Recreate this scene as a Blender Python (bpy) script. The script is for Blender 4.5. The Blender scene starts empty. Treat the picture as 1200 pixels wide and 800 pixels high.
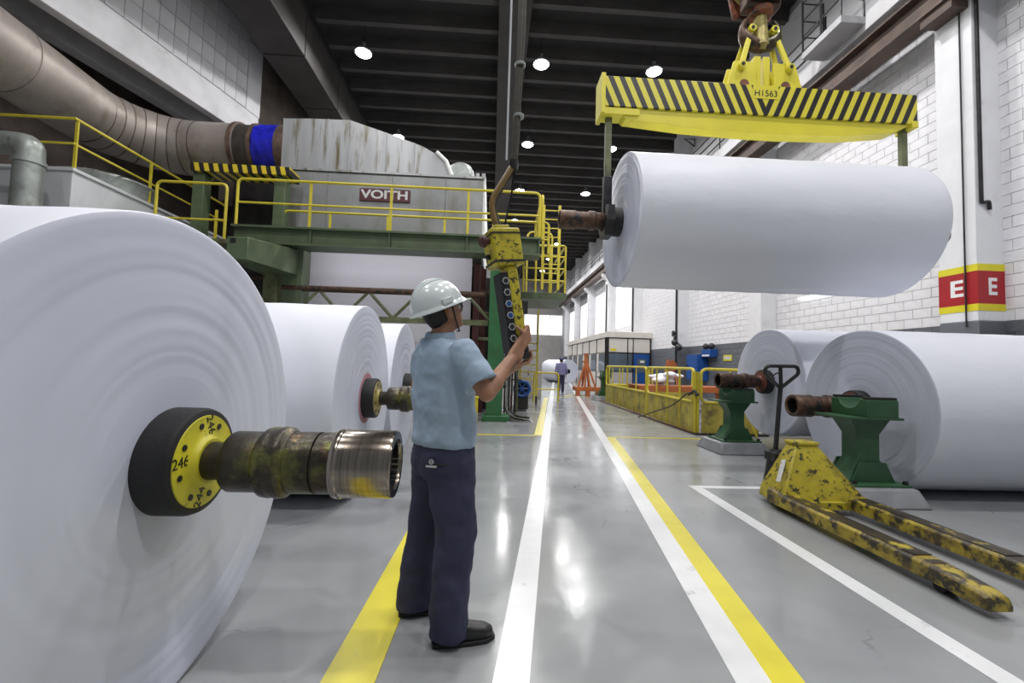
import bpy, bmesh, math, random
from math import sin, cos, pi, radians, sqrt, atan2
from mathutils import Vector, Matrix
random.seed(7)
SC = bpy.context.scene
COL = SC.collection

# ------------------------------------------------------------------ camera, world, exposure
cam_d = bpy.data.cameras.new('camera'); cam = bpy.data.objects.new('camera', cam_d); COL.objects.link(cam)
cam_d.sensor_width = 36.0; cam_d.lens = 15.0; cam_d.clip_start = 0.05; cam_d.clip_end = 300
_yaw, _pit, _rol = radians(2.75), radians(2.93), radians(1.72)
_f = Vector((sin(_yaw)*cos(_pit), cos(_yaw)*cos(_pit), sin(_pit)))
_r0 = Vector((cos(_yaw), -sin(_yaw), 0)); _u0 = _r0.cross(_f)
_r = _r0*cos(_rol) + _u0*sin(_rol); _u = _u0*cos(_rol) - _r0*sin(_rol)
_m = Matrix((_r, _u, -_f)).transposed().to_4x4(); _m.translation = (0, 0, 1.36)
cam.matrix_world = _m
SC.camera = cam

world = bpy.data.worlds.new('sky'); SC.world = world; world.use_nodes = True
_bg = world.node_tree.nodes['Background']
_bg.inputs[0].default_value = (0.86, 0.93, 1.0, 1); _bg.inputs[1].default_value = .30
SC.view_settings.view_transform = 'Standard'; SC.view_settings.look = 'None'
SC.view_settings.gamma = 1.0; SC.view_settings.use_curve_mapping = False
SC.view_settings.exposure = -0.60
LAMP_W = 330.0

# ------------------------------------------------------------------ materials
MATS = {}
def mat(name, col, rough=.6, metal=0., var=.10, scale=4., stretch=(1,1,1), bump=0., bscale=60., dirt=None, dirt2=None,
        spec=.5, coat=0., aniso=0., emit=0., trans=0., alpha=1.):
    m = bpy.data.materials.new(name); m.use_nodes = True
    nt = m.node_tree; N = nt.nodes; L = nt.links
    b = N['Principled BSDF']
    b.inputs['Roughness'].default_value = rough; b.inputs['Metallic'].default_value = metal
    b.inputs['Specular IOR Level'].default_value = spec; b.inputs['Coat Weight'].default_value = coat
    b.inputs['Coat Roughness'].default_value = .15
    if trans: b.inputs['Transmission Weight'].default_value = trans; b.inputs['IOR'].default_value = 1.45
    if alpha < 1: b.inputs['Alpha'].default_value = alpha
    tc = N.new('ShaderNodeTexCoord'); mp = N.new('ShaderNodeMapping'); mp.inputs['Scale'].default_value = stretch
    L.new(tc.outputs['Object'], mp.inputs[0])
    nz = N.new('ShaderNodeTexNoise'); nz.inputs['Scale'].default_value = scale; nz.inputs['Detail'].default_value = 5
    L.new(mp.outputs[0], nz.inputs['Vector'])
    rp = N.new('ShaderNodeValToRGB')
    lo = [max(0, c*(1-var)) for c in col]; hi = [min(1, c*(1+var)) for c in col]
    rp.color_ramp.elements[0].color = (*lo, 1); rp.color_ramp.elements[1].color = (*hi, 1)
    rp.color_ramp.elements[0].position = .3; rp.color_ramp.elements[1].position = .7
    L.new(nz.outputs['Fac'], rp.inputs[0]); out = rp.outputs[0]
    for k, d in enumerate((dirt, dirt2)):
        if not d: continue
        dc, t0, t1, ds, dst = d if len(d) == 5 else (*d, (1,1,1))
        mp2 = N.new('ShaderNodeMapping'); mp2.inputs['Scale'].default_value = dst; mp2.inputs['Location'].default_value = (3.1+5*k, 1.7, 8.2)
        L.new(tc.outputs['Object'], mp2.inputs[0])
        n2 = N.new('ShaderNodeTexNoise'); n2.inputs['Scale'].default_value = ds; n2.inputs['Detail'].default_value = 8; n2.inputs['Roughness'].default_value = .65
        L.new(mp2.outputs[0], n2.inputs['Vector'])
        mr = N.new('ShaderNodeMapRange'); mr.inputs[1].default_value = t0; mr.inputs[2].default_value = t1
        L.new(n2.outputs['Fac'], mr.inputs[0])
        mx = N.new('ShaderNodeMix'); mx.data_type = 'RGBA'
        L.new(mr.outputs[0], mx.inputs[0]); L.new(out, mx.inputs[6]); mx.inputs[7].default_value = (*dc, 1)
        out = mx.outputs[2]
    L.new(out, b.inputs['Base Color'])
    if bump:
        n3 = N.new('ShaderNodeTexNoise'); n3.inputs['Scale'].default_value = bscale; n3.inputs['Detail'].default_value = 4
        L.new(mp.outputs[0], n3.inputs['Vector'])
        bp = N.new('ShaderNodeBump'); bp.inputs['Strength'].default_value = bump; bp.inputs['Distance'].default_value = .01
        L.new(n3.outputs['Fac'], bp.inputs['Height']); L.new(bp.outputs[0], b.inputs['Normal'])
    if aniso:
        b.inputs['Anisotropic'].default_value = aniso
        tg = N.new('ShaderNodeTangent'); tg.direction_type = 'RADIAL'; tg.axis = 'X'
        L.new(tg.outputs[0], b.inputs['Tangent'])
    if emit:
        b.inputs['Emission Color'].default_value = (*col, 1); b.inputs['Emission Strength'].default_value = emit
    MATS[name] = m
    return m

YEL = (.60, .50, .04)
mat('paper', (.76, .78, .86), .55, var=.02, scale=1.2, bump=.05, bscale=3)
mat('paper_crinkled', (.76, .78, .86), .5, var=.02, scale=1.2, stretch=(.8, 1, 1.6), bump=.9, bscale=2.6)
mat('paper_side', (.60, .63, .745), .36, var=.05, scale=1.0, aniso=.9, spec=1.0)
mat('web_paper', (.82, .81, .88), .6, var=.06, scale=1.1, stretch=(.1, 1, 2.5))
mat('rubber', (.010, .010, .011), .6, var=.3, bump=.2)
mat('black_paint', (.02, .02, .022), .5, var=.3)
mat('hub_yellow', (.62, .56, .03), .45, var=.15, scale=9, dirt=((.05, .045, .02), .64, .74, 14))
mat('hub_rust', (.22, .07, .035), .6, var=.4, scale=12, dirt=((.03, .025, .02), .5, .65, 9))
mat('hub_brass', (.36, .30, .10), .4, .3, var=.3, scale=10, dirt=((.05, .045, .03), .55, .7, 14))
mat('oily_steel', (.055, .047, .034), .34, .7, var=.45, scale=9, dirt=((.16, .16, .05), .52, .66, 7), dirt2=((.20, .11, .06), .6, .72, 11), bump=.25, bscale=45)
mat('polished_steel', (.30, .26, .22), .20, 1., var=.3, scale=6, stretch=(22, .5, .5), dirt=((.22, .20, .05), .55, .7, 3))
mat('dark_steel', (.035, .035, .038), .4, .6, var=.3, scale=8)
mat('rusty_steel', (.10, .055, .035), .5, .4, var=.5, scale=14, dirt=((.03, .03, .028), .5, .62, 9))
mat('red_core', (.42, .22, .26), .8, var=.1)
mat('green_paint', (.088, .125, .066), .45, var=.2, scale=3, dirt=((.10, .115, .07), .52, .72, 2.5), bump=.05)
mat('bright_green', (.035, .15, .055), .4, var=.15, scale=4, dirt=((.06, .10, .05), .56, .75, 6))
mat('olive_paint', (.13, .15, .07), .5, var=.3, scale=5, dirt=((.06, .05, .03), .52, .7, 4))
mat('stand_green', (.030, .095, .040), .38, var=.2, scale=5, dirt=((.05, .07, .04), .58, .74, 7))
mat('yellow_paint', YEL, .42, var=.08, scale=6, dirt=((.30, .24, .05), .62, .78, 9))
mat('yellow_beam', (.72, .64, .05), .4, var=.06, scale=3, dirt=((.40, .30, .03), .64, .78, 5))
mat('yellow_worn', (.45, .37, .025), .45, var=.15, scale=8, dirt=((.03, .026, .018), .54, .60, 13), dirt2=((.16, .11, .025), .52, .72, 5))
mat('yellow_infill', (.46, .38, .07), .6, var=.3, scale=3, stretch=(1, 1, .5), dirt=((.12, .10, .05), .5, .72, 4), bump=.2)
mat('pendant_yellow', (.55, .46, .03), .42, var=.12, scale=20, dirt=((.03, .027, .018), .55, .61, 42), dirt2=((.24, .19, .03), .55, .7, 20))
mat('fork_yellow', (.38, .29, .03), .42, var=.25, scale=6, dirt=((.035, .028, .018), .45, .56, 9), dirt2=((.10, .07, .03), .5, .66, 4))
mat('fork_dark', (.05, .038, .022), .35, .2, var=.6, scale=6, dirt=((.52, .42, .05), .57, .64, 7))
mat('white_paint', (.74, .75, .78), .6, var=.05, scale=2, dirt=((.50, .50, .52), .6, .8, 1.5), bump=.06)
mat('white_block', (.76, .76, .79), .65, var=.06, scale=5, bump=.15, bscale=50)
mat('mortar', (.44, .44, .46), .9, var=.1)
mat('grey_dado', (.13, .14, .16), .5, var=.08, scale=2)
mat('concrete', (.42, .42, .44), .8, var=.15, scale=2, dirt=((.25, .25, .26), .55, .8, 1.2), bump=.15)
mat('concrete_pale', (.60, .60, .62), .75, var=.12, scale=1.5, dirt=((.33, .32, .32), .6, .8, 1.3), bump=.12)  # paler concrete for the ledge and gallery wall
mat('plinth', (.25, .26, .275), .35, var=.15, scale=4, dirt=((.42, .43, .45), .62, .7, 9), bump=.15)
mat('brown_wall', (.16, .13, .11), .7, var=.3, scale=1.3, dirt=((.08, .06, .05), .55, .75, 1))
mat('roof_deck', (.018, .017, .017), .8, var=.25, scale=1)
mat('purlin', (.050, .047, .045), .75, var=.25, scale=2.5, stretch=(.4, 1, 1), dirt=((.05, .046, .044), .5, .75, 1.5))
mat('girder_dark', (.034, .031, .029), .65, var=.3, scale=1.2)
mat('runway_steel', (.085, .060, .048), .6, .2, var=.4, scale=2, dirt=((.20, .075, .035), .58, .72, 2.2))
mat('duct_metal', (.33, .29, .265), .45, .35, var=.2, scale=1.2, dirt=((.16, .12, .065), .53, .75, 1.6, (1, 1, .5)), dirt2=((.26, .25, .13), .60, .72, 2.6, (1.4, 1, .4)), bump=.05, bscale=8)
mat('hood_metal', (.36, .37, .385), .42, .35, var=.12, scale=1.2, stretch=(2.2, 2.2, .35), dirt=((.13, .11, .055), .53, .68, 2.2, (2.4, 2.4, .22)), bump=.03)
mat('hood_low', (.25, .26, .265), .45, .3, var=.2, scale=1.1, dirt=((.16, .145, .11), .52, .78, 1.4, (1.2, 1, .35)))
mat('rust_dark', (.055, .048, .042), .5, .3, var=.3, scale=4)
mat('rust_band', (.11, .072, .055), .6, .3, var=.4, scale=5)
mat('blue_wrap', (.012, .016, .42), .32, var=.35, scale=4, bump=.8, bscale=6)
mat('galv_pipe', (.36, .39, .37), .4, .5, var=.2, scale=3, dirt=((.18, .19, .17), .52, .72, 4))
mat('cabinet_white', (.60, .62, .64), .5, var=.04, scale=1, dirt=((.48, .49, .51), .55, .8, .8))
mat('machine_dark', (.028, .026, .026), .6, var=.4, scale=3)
mat('machine_red', (.075, .02, .018), .5, var=.3, scale=3)
mat('sign_red', (.075, .012, .020), .5, var=.05)
mat('band_red', (.36, .008, .014), .45, var=.04)
mat('band_yellow', (.70, .62, .02), .45, var=.04)
mat('letter_white', (.80, .80, .80), .5, var=.02)
mat('letter_pale', (.55, .56, .57), .5, var=.05)
mat('letter_black', (.012, .012, .012), .5, var=.02)
mat('line_white', (.76, .77, .78), .28, var=.05, scale=5, dirt=((.40, .41, .42), .62, .75, 7), coat=.2)
mat('line_yellow', (.72, .63, .045), .3, var=.05, scale=5, dirt=((.45, .41, .10), .62, .78, 6), coat=.2)
mat('skin', (.36, .18, .105), .5, var=.10, scale=14, bump=.04)
mat('hair', (.012, .009, .008), .55, var=.3, scale=40, bump=.3)
mat('shirt', (.33, .43, .55), .8, var=.02, scale=9, bump=.45, bscale=6)
mat('trousers', (.035, .036, .078), .85, var=.06, scale=10, bump=.15, bscale=14)
mat('shoe', (.012, .012, .012), .35, var=.3, bump=.2)
mat('helmet', (.70, .76, .76), .22, var=.02, coat=.4)
mat('lens', (.75, .78, .80), .05, trans=.9, var=0)
mat('orange', (.40, .115, .03), .5, var=.15)
mat('far_shirt', (.20, .20, .36), .85, var=.1)
mat('far_helmet', (.05, .055, .16), .4, var=.1)
mat('blue_paint', (.012, .075, .30), .4, var=.12)
mat('glass_dark', (.10, .13, .16), .08, var=.2, scale=1, spec=.8)
mat('office_wall', (.66, .62, .57), .6, var=.04)
mat('office_grey', (.42, .40, .41), .6, var=.04)
mat('rag_white', (.74, .74, .80), .8, var=.12, scale=8, bump=.6, bscale=10)
mat('corrugated', (.46, .44, .44), .6, var=.08, scale=2)
mat('hose', (.05, .045, .03), .5, var=.3, scale=20)
mat('hose_brown', (.20, .13, .04), .45, var=.3, scale=15)
mat('barrel', (.30, .28, .20), .6, var=.2)
mat('paint_dim_white', (.62, .63, .64), .5, var=.1)
mat('lamp_glow', (1., .97, .93), .5, var=0, emit=60)
mat('tube_glow', (1., 1., 1.), .5, var=0, emit=6)
mat('web_fill_glow', (1., .96, 1.), .5, var=0, emit=26)  # emission of the added tube that brightens the paper web
mat('window_glow', (.93, .97, 1.), .4, var=0, emit=2.6)
mat('lamp_shell', (.40, .40, .41), .4, .6, var=.1)
mat('label_white', (.62, .62, .60), .5, var=.2, scale=60)

def stripe_mat(name, period, lean, mirror, duty=.5, c1=(.70, .62, .05), c2=(.012, .012, .012), rough=.42, off=0.):
    m = bpy.data.materials.new(name); m.use_nodes = True; nt = m.node_tree; N = nt.nodes; L = nt.links
    b = N['Principled BSDF']; b.inputs['Roughness'].default_value = rough
    tc = N.new('ShaderNodeTexCoord'); sx = N.new('ShaderNodeSeparateXYZ'); L.new(tc.outputs['Object'], sx.inputs[0])
    def mth(op, a, bb=None):
        n = N.new('ShaderNodeMath'); n.operation = op
        for i, v in enumerate((a, bb)):
            if v is None: continue
            if isinstance(v, (int, float)): n.inputs[i].default_value = v
            else: L.new(v, n.inputs[i])
        return n.outputs[0]
    x = sx.outputs[0]
    if mirror: x = mth('ABSOLUTE', x)
    u = mth('SUBTRACT', mth('MULTIPLY', sx.outputs[2], lean), x)
    u = mth('ADD', mth('DIVIDE', u, period), 100.0 + off)
    st = mth('GREATER_THAN', mth('FRACT', u), duty)
    mx = N.new('ShaderNodeMix'); mx.data_type = 'RGBA'; L.new(st, mx.inputs[0])
    mx.inputs[6].default_value = (*c1, 1); mx.inputs[7].default_value = (*c2, 1)
    L.new(mx.outputs[2], b.inputs['Base Color']); MATS[name] = m
stripe_mat('spreader_stripes', .162, .43, True)
stripe_mat('hazard_stripes', .24, -.25, False, c1=(.66, .50, .03))

def floor_mat():
    m = bpy.data.materials.new('epoxy_floor'); m.use_nodes = True; nt = m.node_tree; N = nt.nodes; L = nt.links
    b = N['Principled BSDF']; tc = N.new('ShaderNodeTexCoord')
    def noise(s, d=5, r=.55):
        n = N.new('ShaderNodeTexNoise'); n.inputs['Scale'].default_value = s; n.inputs['Detail'].default_value = d; n.inputs['Roughness'].default_value = r
        L.new(tc.outputs['Object'], n.inputs['Vector']); return n
    n1 = noise(.55); rp = N.new('ShaderNodeValToRGB')
    rp.color_ramp.elements[0].color = (.245, .256, .263, 1); rp.color_ramp.elements[1].color = (.35, .363, .37, 1)
    rp.color_ramp.elements[0].position = .32; rp.color_ramp.elements[1].position = .68
    L.new(n1.outputs['Fac'], rp.inputs[0]); out = rp.outputs[0]
    # cracks: voronoi edges warped by noise and masked
    wv = noise(1.3, 6); ad = N.new('ShaderNodeVectorMath'); ad.operation = 'ADD'
    sc = N.new('ShaderNodeVectorMath'); sc.operation = 'SCALE'; sc.inputs[3].default_value = .8
    L.new(wv.outputs['Color'], sc.inputs[0]); L.new(tc.outputs['Object'], ad.inputs[0]); L.new(sc.outputs[0], ad.inputs[1])
    vo = N.new('ShaderNodeTexVoronoi'); vo.feature = 'DISTANCE_TO_EDGE'; vo.inputs['Scale'].default_value = .62
    L.new(ad.outputs[0], vo.inputs['Vector'])
    mr = N.new('ShaderNodeMapRange'); mr.inputs[1].default_value = .0; mr.inputs[2].default_value = .006; mr.inputs[3].default_value = 1; mr.inputs[4].default_value = 0
    L.new(vo.outputs['Distance'], mr.inputs[0])
    n2 = noise(.9, 4); m2 = N.new('ShaderNodeMapRange'); m2.inputs[1].default_value = .50; m2.inputs[2].default_value = .62
    L.new(n2.outputs['Fac'], m2.inputs[0])
    mu = N.new('ShaderNodeMath'); mu.operation = 'MULTIPLY'; L.new(mr.outputs[0], mu.inputs[0]); L.new(m2.outputs[0], mu.inputs[1])
    # scuffs
    n3 = noise(9, 8, .7); m3 = N.new('ShaderNodeMapRange'); m3.inputs[1].default_value = .66; m3.inputs[2].default_value = .74
    L.new(n3.outputs['Fac'], m3.inputs[0])
    mxx = N.new('ShaderNodeMath'); mxx.operation = 'MAXIMUM'
    h = N.new('ShaderNodeMath'); h.operation = 'MULTIPLY'; h.inputs[1].default_value = .45; L.new(m3.outputs[0], h.inputs[0])
    L.new(mu.outputs[0], mxx.inputs[0]); L.new(h.outputs[0], mxx.inputs[1])
    mx = N.new('ShaderNodeMix'); mx.data_type = 'RGBA'; L.new(mxx.outputs[0], mx.inputs[0]); L.new(out, mx.inputs[6]); mx.inputs[7].default_value = (.085, .088, .09, 1)
    L.new(mx.outputs[2], b.inputs['Base Color'])
    n4 = noise(1.6, 4); m4 = N.new('ShaderNodeMapRange'); m4.inputs[1].default_value = .3; m4.inputs[2].default_value = .7; m4.inputs[3].default_value = .10; m4.inputs[4].default_value = .26
    L.new(n4.outputs['Fac'], m4.inputs[0]); L.new(m4.outputs[0], b.inputs['Roughness'])
    n5 = noise(5, 3); bp = N.new('ShaderNodeBump'); bp.inputs['Strength'].default_value = .10; bp.inputs['Distance'].default_value = .02
    L.new(n5.outputs['Fac'], bp.inputs['Height']); L.new(bp.outputs[0], b.inputs['Normal'])
    b.inputs['Specular IOR Level'].default_value = .6
    MATS['epoxy_floor'] = m
floor_mat()

# ------------------------------------------------------------------ mesh helpers
def V(*a): return Vector(a)
class MB:
    def __init__(s): s.v = []; s.f = []
    def add(s, vs, fs):
        o = len(s.v); s.v += [tuple(x) for x in vs]; s.f += [tuple(i+o for i in f) for f in fs]; return s
    def box(s, x0, x1, y0, y1, z0, z1, M=None):
        vs = [V(x, y, z) for x in (x0, x1) for y in (y0, y1) for z in (z0, z1)]
        if M is not None: vs = [M @ q for q in vs]
        return s.add(vs, [(0,1,3,2), (4,6,7,5), (0,4,5,1), (2,3,7,6), (0,2,6,4), (1,5,7,3)])
    def loft(s, rings, cap=True, closed=False):
        n = len(rings[0]); vs = [q for r in rings for q in r]; fs = []
        m = len(rings)
        for i in range(m if closed else m-1):
            a, b = i*n, ((i+1) % m)*n
            for j in range(n): fs.append((a+j, a+(j+1) % n, b+(j+1) % n, b+j))
        if cap and not closed: fs.append(tuple(range(n-1, -1, -1))); fs.append(tuple((m-1)*n+j for j in range(n)))
        return s.add(vs, fs)
    def tube(s, pts, r, n=10, closed=False, cap=True):
        pts = [Vector(q) for q in pts]; rings = []; m = len(pts)
        up = None
        for i, q in enumerate(pts):
            a = pts[(i-1) % m] if (closed or i) else q; b = pts[(i+1) % m] if (closed or i < m-1) else q
            t = (b-a).normalized()
            if up is None: up = V(0, 0, 1) if abs(t.z) < .9 else V(1, 0, 0)
            x = up.cross(t)
            if x.length < 1e-4: x = V(0, 1, 0).cross(t)
            x.normalize(); y = t.cross(x).normalized(); up = y
            rr = r[i] if isinstance(r, (list, tuple)) else r
            rings.append([q + x*(rr*cos(2*pi*k/n)) + y*(rr*sin(2*pi*k/n)) for k in range(n)])
        return s.loft(rings, cap, closed)
    def cyl(s, p0, p1, r0, r1=None, n=16): return s.tube([p0, p1], [r0, r0 if r1 is None else r1], n)
    def lathe(s, prof, o=(0,0,0), axis='X', n=48, cap=True):
        o = Vector(o); rings = []
        for t, r in prof:
            ring = []
            for k in range(n):
                c, q = r*cos(2*pi*k/n), r*sin(2*pi*k/n)
                ring.append(o + (V(t, c, q) if axis == 'X' else V(c, t, -q) if axis == 'Y' else V(c, q, t)))
            rings.append(ring)
        return s.loft(rings, cap)
    def prism(s, poly, d0, d1, plane='XZ'):
        def P(a, b, d): return V(a, d, b) if plane == 'XZ' else V(d, a, b) if plane == 'YZ' else V(a, b, d)
        n = len(poly); vs = [P(a, b, d0) for a, b in poly] + [P(a, b, d1) for a, b in poly]
        fs = [tuple(range(n-1, -1, -1)), tuple(range(n, 2*n))] + [(i, (i+1) % n, n+(i+1) % n, n+i) for i in range(n)]
        return s.add(vs, fs)
    def ball(s, c, r, nu=14, nv=9, M=None):
        c = Vector(c); r = r if isinstance(r, (tuple, list)) else (r, r, r); rings = []
        for i in range(nv+1):
            th = pi*i/nv; th = min(max(th, .02), pi-.02)
            ring = []
            for k in range(nu):
                q = V(r[0]*sin(th)*cos(2*pi*k/nu), r[1]*sin(th)*sin(2*pi*k/nu), -r[2]*cos(th))
                ring.append(c + (M @ q if M is not None else q))
            rings.append(ring)
        return s.loft(rings)
    def mesh(s, name, smooth=35):
        me = bpy.data.meshes.new(name); me.from_pydata(s.v, [], s.f)
        bm = bmesh.new(); bm.from_mesh(me); bmesh.ops.recalc_face_normals(bm, faces=bm.faces); bm.to_mesh(me); bm.free()
        if smooth:
            me.polygons.foreach_set('use_smooth', [True]*len(me.polygons)); me.set_sharp_from_angle(angle=radians(smooth))
        return me
    def build(s, name, m, parent=None, bev=0., smooth=35, off=None):
        if off is not None: s.v = [tuple(Vector(q)-Vector(off)) for q in s.v]
        return obj(name, s.mesh(name, smooth), m, parent, bev)
def obj(name, me, m, parent=None, bev=0.):
    o = bpy.data.objects.new(name, me); COL.objects.link(o)
    if m and not me.materials: me.materials.append(MATS[m])
    if parent is not None: o.parent = parent
    if bev:
        b = o.modifiers.new('bevel', 'BEVEL'); b.width = bev; b.segments = 2; b.limit_method = 'ANGLE'; b.angle_limit = radians(40)
    return o
def tag(o, label=None, cat=None, group=None, kind=None):
    if label: o['label'] = label
    if cat: o['category'] = cat
    if group: o['group'] = group
    if kind: o['kind'] = kind
    return o
def thing(name, label, cat, loc=(0,0,0), rz=0., group=None, rot=None, kind=None):
    o = bpy.data.objects.new(name, None); COL.objects.link(o); o.empty_display_size = .1
    o.location = loc; o.rotation_euler = rot if rot else (0, 0, rz)
    return tag(o, label, cat, group, kind)
def fillet(pts, rad, n=5, closed=False):
    pts = [Vector(q) for q in pts]; out = []; m = len(pts)
    for i, q in enumerate(pts):
        if not closed and i in (0, m-1): out.append(q); continue
        a = (pts[(i-1) % m]-q); b = (pts[(i+1) % m]-q); d = min(rad, a.length*.49, b.length*.49)
        p0 = q + a.normalized()*d; p1 = q + b.normalized()*d
        for k in range(n+1):
            t = k/n; out.append(p0*(1-t)**2 + q*2*t*(1-t) + p1*t*t)
    return out
def text(name, body, size, m, parent, M, depth=.002, sx=1., bold=0.):
    cu = bpy.data.curves.new(name, 'FONT'); cu.body = body; cu.size = size; cu.extrude = depth; cu.align_x = 'CENTER'; cu.align_y = 'CENTER'; cu.offset = bold
    t = bpy.data.objects.new(name, cu); COL.objects.link(t)
    dg = bpy.context.evaluated_depsgraph_get(); me = bpy.data.meshes.new_from_object(t.evaluated_get(dg))
    bpy.data.objects.remove(t); bpy.data.curves.remove(cu)
    me.transform(Matrix.Diagonal((sx, 1, 1, 1))); me.transform(M)
    me.materials.clear(); return obj(name, me, m, parent)
def frame(x, y, z, o):                                             # matrix from axes and origin
    M = Matrix((Vector(x), Vector(y), Vector(z))).transposed().to_4x4(); M.translation = o; return M
def organic(name, mb, m, parent, voxel, smooth=6, disp=None):      # joined lofts -> one smooth skin
    me = bpy.data.meshes.new(name); me.from_pydata(mb.v, [], mb.f)
    bm = bmesh.new(); bm.from_mesh(me); bmesh.ops.recalc_face_normals(bm, faces=bm.faces); bm.to_mesh(me); bm.free()
    t = bpy.data.objects.new(name, me); COL.objects.link(t)
    r = t.modifiers.new('r', 'REMESH'); r.mode = 'VOXEL'; r.voxel_size = voxel
    s = t.modifiers.new('s', 'SMOOTH'); s.factor = .5; s.iterations = smooth
    if disp:
        tx = bpy.data.textures.new(name, 'CLOUDS'); tx.noise_scale = disp[1]; tx.noise_depth = 2
        d = t.modifiers.new('d', 'DISPLACE'); d.texture = tx; d.strength = disp[0]; d.mid_level = .5
    dg = bpy.context.evaluated_depsgraph_get(); out = bpy.data.meshes.new_from_object(t.evaluated_get(dg))
    bpy.data.objects.remove(t); out.polygons.foreach_set('use_smooth', [True]*len(out.polygons)); out.materials.clear()
    return obj(name, out, m, parent)
def struct(o, label=None): o['kind'] = 'structure'; (tag(o, label) if label else None); return o

# ------------------------------------------------------------------ floor and painted lines
Y0, Y1 = -7.0, 58.0
fl = struct(MB().box(-14, 10.2, Y0, Y1, -.3, 0).build('floor', 'epoxy_floor', smooth=0), 'grey glossy epoxy painted factory floor with hairline cracks')
def stripe(pts, m, z, nm):
    return MB().prism(pts, 0, z, 'XY').build(nm, m, fl, smooth=0)
lw = lambda y: .05 + (y-1.89)*.1535
rw = lambda y: 1.11 + (y-1.88)*.1585
stripe([(lw(.2), .2), (lw(.2)+.16, .2), (lw(33)+.16, 33), (lw(33), 33)], 'line_white', .004, 'painted_line')
stripe([(rw(.2), .2), (rw(.2)+.16, .2), (rw(33)+.16, 33), (rw(33), 33)], 'line_white', .004, 'painted_line')
stripe([(rw(.2)+.16, .2), (rw(.2)+.31, .2), (rw(8.2)+.32, 8.2), (rw(8.2)+.16, 8.2)], 'line_yellow', .0035, 'painted_line')
stripe([(-.72, .2), (-.49, .2), (-.39, 3.9), (-.61, 3.9)], 'line_yellow', .004, 'painted_line')
stripe([(.87, 8.2), (1.03, 8.2), (2.34, 17.2), (2.18, 17.2)], 'line_yellow', .0045, 'painted_line')
stripe([(-1.2, 8.12), (.88, 8.12), (.88, 8.22), (-1.2, 8.22)], 'line_yellow', .003, 'painted_line')
stripe([(2.44, 8.14), (4.2, 8.16), (4.2, 8.25), (2.44, 8.23)], 'line_yellow', .003, 'painted_line')
stripe([(2.29, .4), (2.42, .4), (2.47, 4.86), (2.34, 4.94)], 'line_white', .003, 'painted_line')
stripe([(2.50, 4.84), (4.0, 4.84), (4.0, 4.94), (2.36, 4.94)], 'line_white', .0025, 'painted_line')
stripe([(3.74, 1.2), (3.84, 1.2), (3.84, 4.1), (3.74, 4.1)], 'line_white', .0025, 'painted_line')
for k, (a, b) in enumerate((((3.3, 18.7), (4.3, 20.6)), ((2.2, 17.4), (4.3, 18.8)))):
    d = (Vector((*b, 0))-Vector((*a, 0))).normalized(); nn = V(-d.y, d.x, 0)*.07
    stripe([(a[0]+nn.x, a[1]+nn.y), (b[0]+nn.x, b[1]+nn.y), (b[0]-nn.x, b[1]-nn.y), (a[0]-nn.x, a[1]-nn.y)], 'line_yellow', .0025, 'painted_line')

# ------------------------------------------------------------------ right wall: mortar backing, blocks, columns, dado
WX = 9.55
wr = struct(MB().box(WX, WX+.3, Y0, Y1, 0, 13.4).build('wall_right', 'mortar', smooth=0), 'white painted concrete block wall with grey dado')
COLS = [1.4 + 6.38*k for k in range(-1, 9)]                        # column centres along Y
bw, bh = .42, .215
pieces = []
nrow = int((8.4-2.42)/bh)
for r in range(-11, int((13.3-2.42)/bh)):
    z = 2.42 + r*bh
    y = 1.0 + (bw/2 if r % 2 else 0)
    while y < 40:
        if not any(abs(y+bw/2-c) < .12 for c in COLS): pieces.append((y, z))
        y += bw
dvis = lambda p: (p[0]**2 + 92 + (p[1]-1.4)**2)
vis = [p for p in pieces if 8.2 < p[0] < 22 and p[1] > 2.4 and 9.55*.30*(p[0]/9.55) > -1 and (p[1]-1.36)/p[0] < .80]
vis.sort(key=dvis); top300 = set(vis[:300])
bm_ = MB(); e = .006; bm_.box(-.018, .02, e, bw-e, e, bh-e); bme = bm_.mesh('block', 0)
bme.materials.append(MATS['white_block'])
bme2 = bme.copy(); bme2.materials.clear(); bme2.materials.append(MATS['grey_dado'])
for p in pieces:
    if p in top300:
        o = obj('block', bme, None, wr); o.location = (WX, p[0], p[1])
rest = MB(); restd = MB()
for p in pieces:
    if p in top300: continue
    (rest if p[1] > 2.4 else restd).box(WX-.018, WX+.02, p[0]+e, p[0]+bw-e, p[1]+e, p[1]+bh-e)
rest.build('block_courses', 'white_block', wr, smooth=0)['kind'] = 'stuff'
restd.build('dado_courses', 'grey_dado', wr, smooth=0)['kind'] = 'stuff'
for i, c in enumerate(COLS):
    t = thing('concrete_column', 'white painted concrete column standing against the block wall', None, (9.28, c, 0), kind='structure')
    zb = 3.44 if i in (5, 6) else 2.41
    MB().box(-.28, .27, -.34, .34, zb, 13.2).build('shaft', 'white_paint', t, bev=.012)
    if zb < 3: MB().box(-.285, .27, -.345, .345, 0, 2.41).build('painted_base', 'grey_dado', t, bev=.012)
    if i > 2: MB().prism([(-.27, 8.1), (-.27, 8.69), (-.66, 8.69), (-.66, 8.5)], -.2, .2).build('corbel', 'white_paint', t)
    else: MB().box(-.62, -.27, -.3, .3, 8.5, 8.69).build('bearing_bracket', 'runway_steel', t)
    if i == 2 or i > 4: t['label'] = 'white painted concrete column with %s' % ('a red and yellow letter band near its foot' if i == 2 else 'crane corbel behind the office')
    if i == 2: ecol = t
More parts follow.
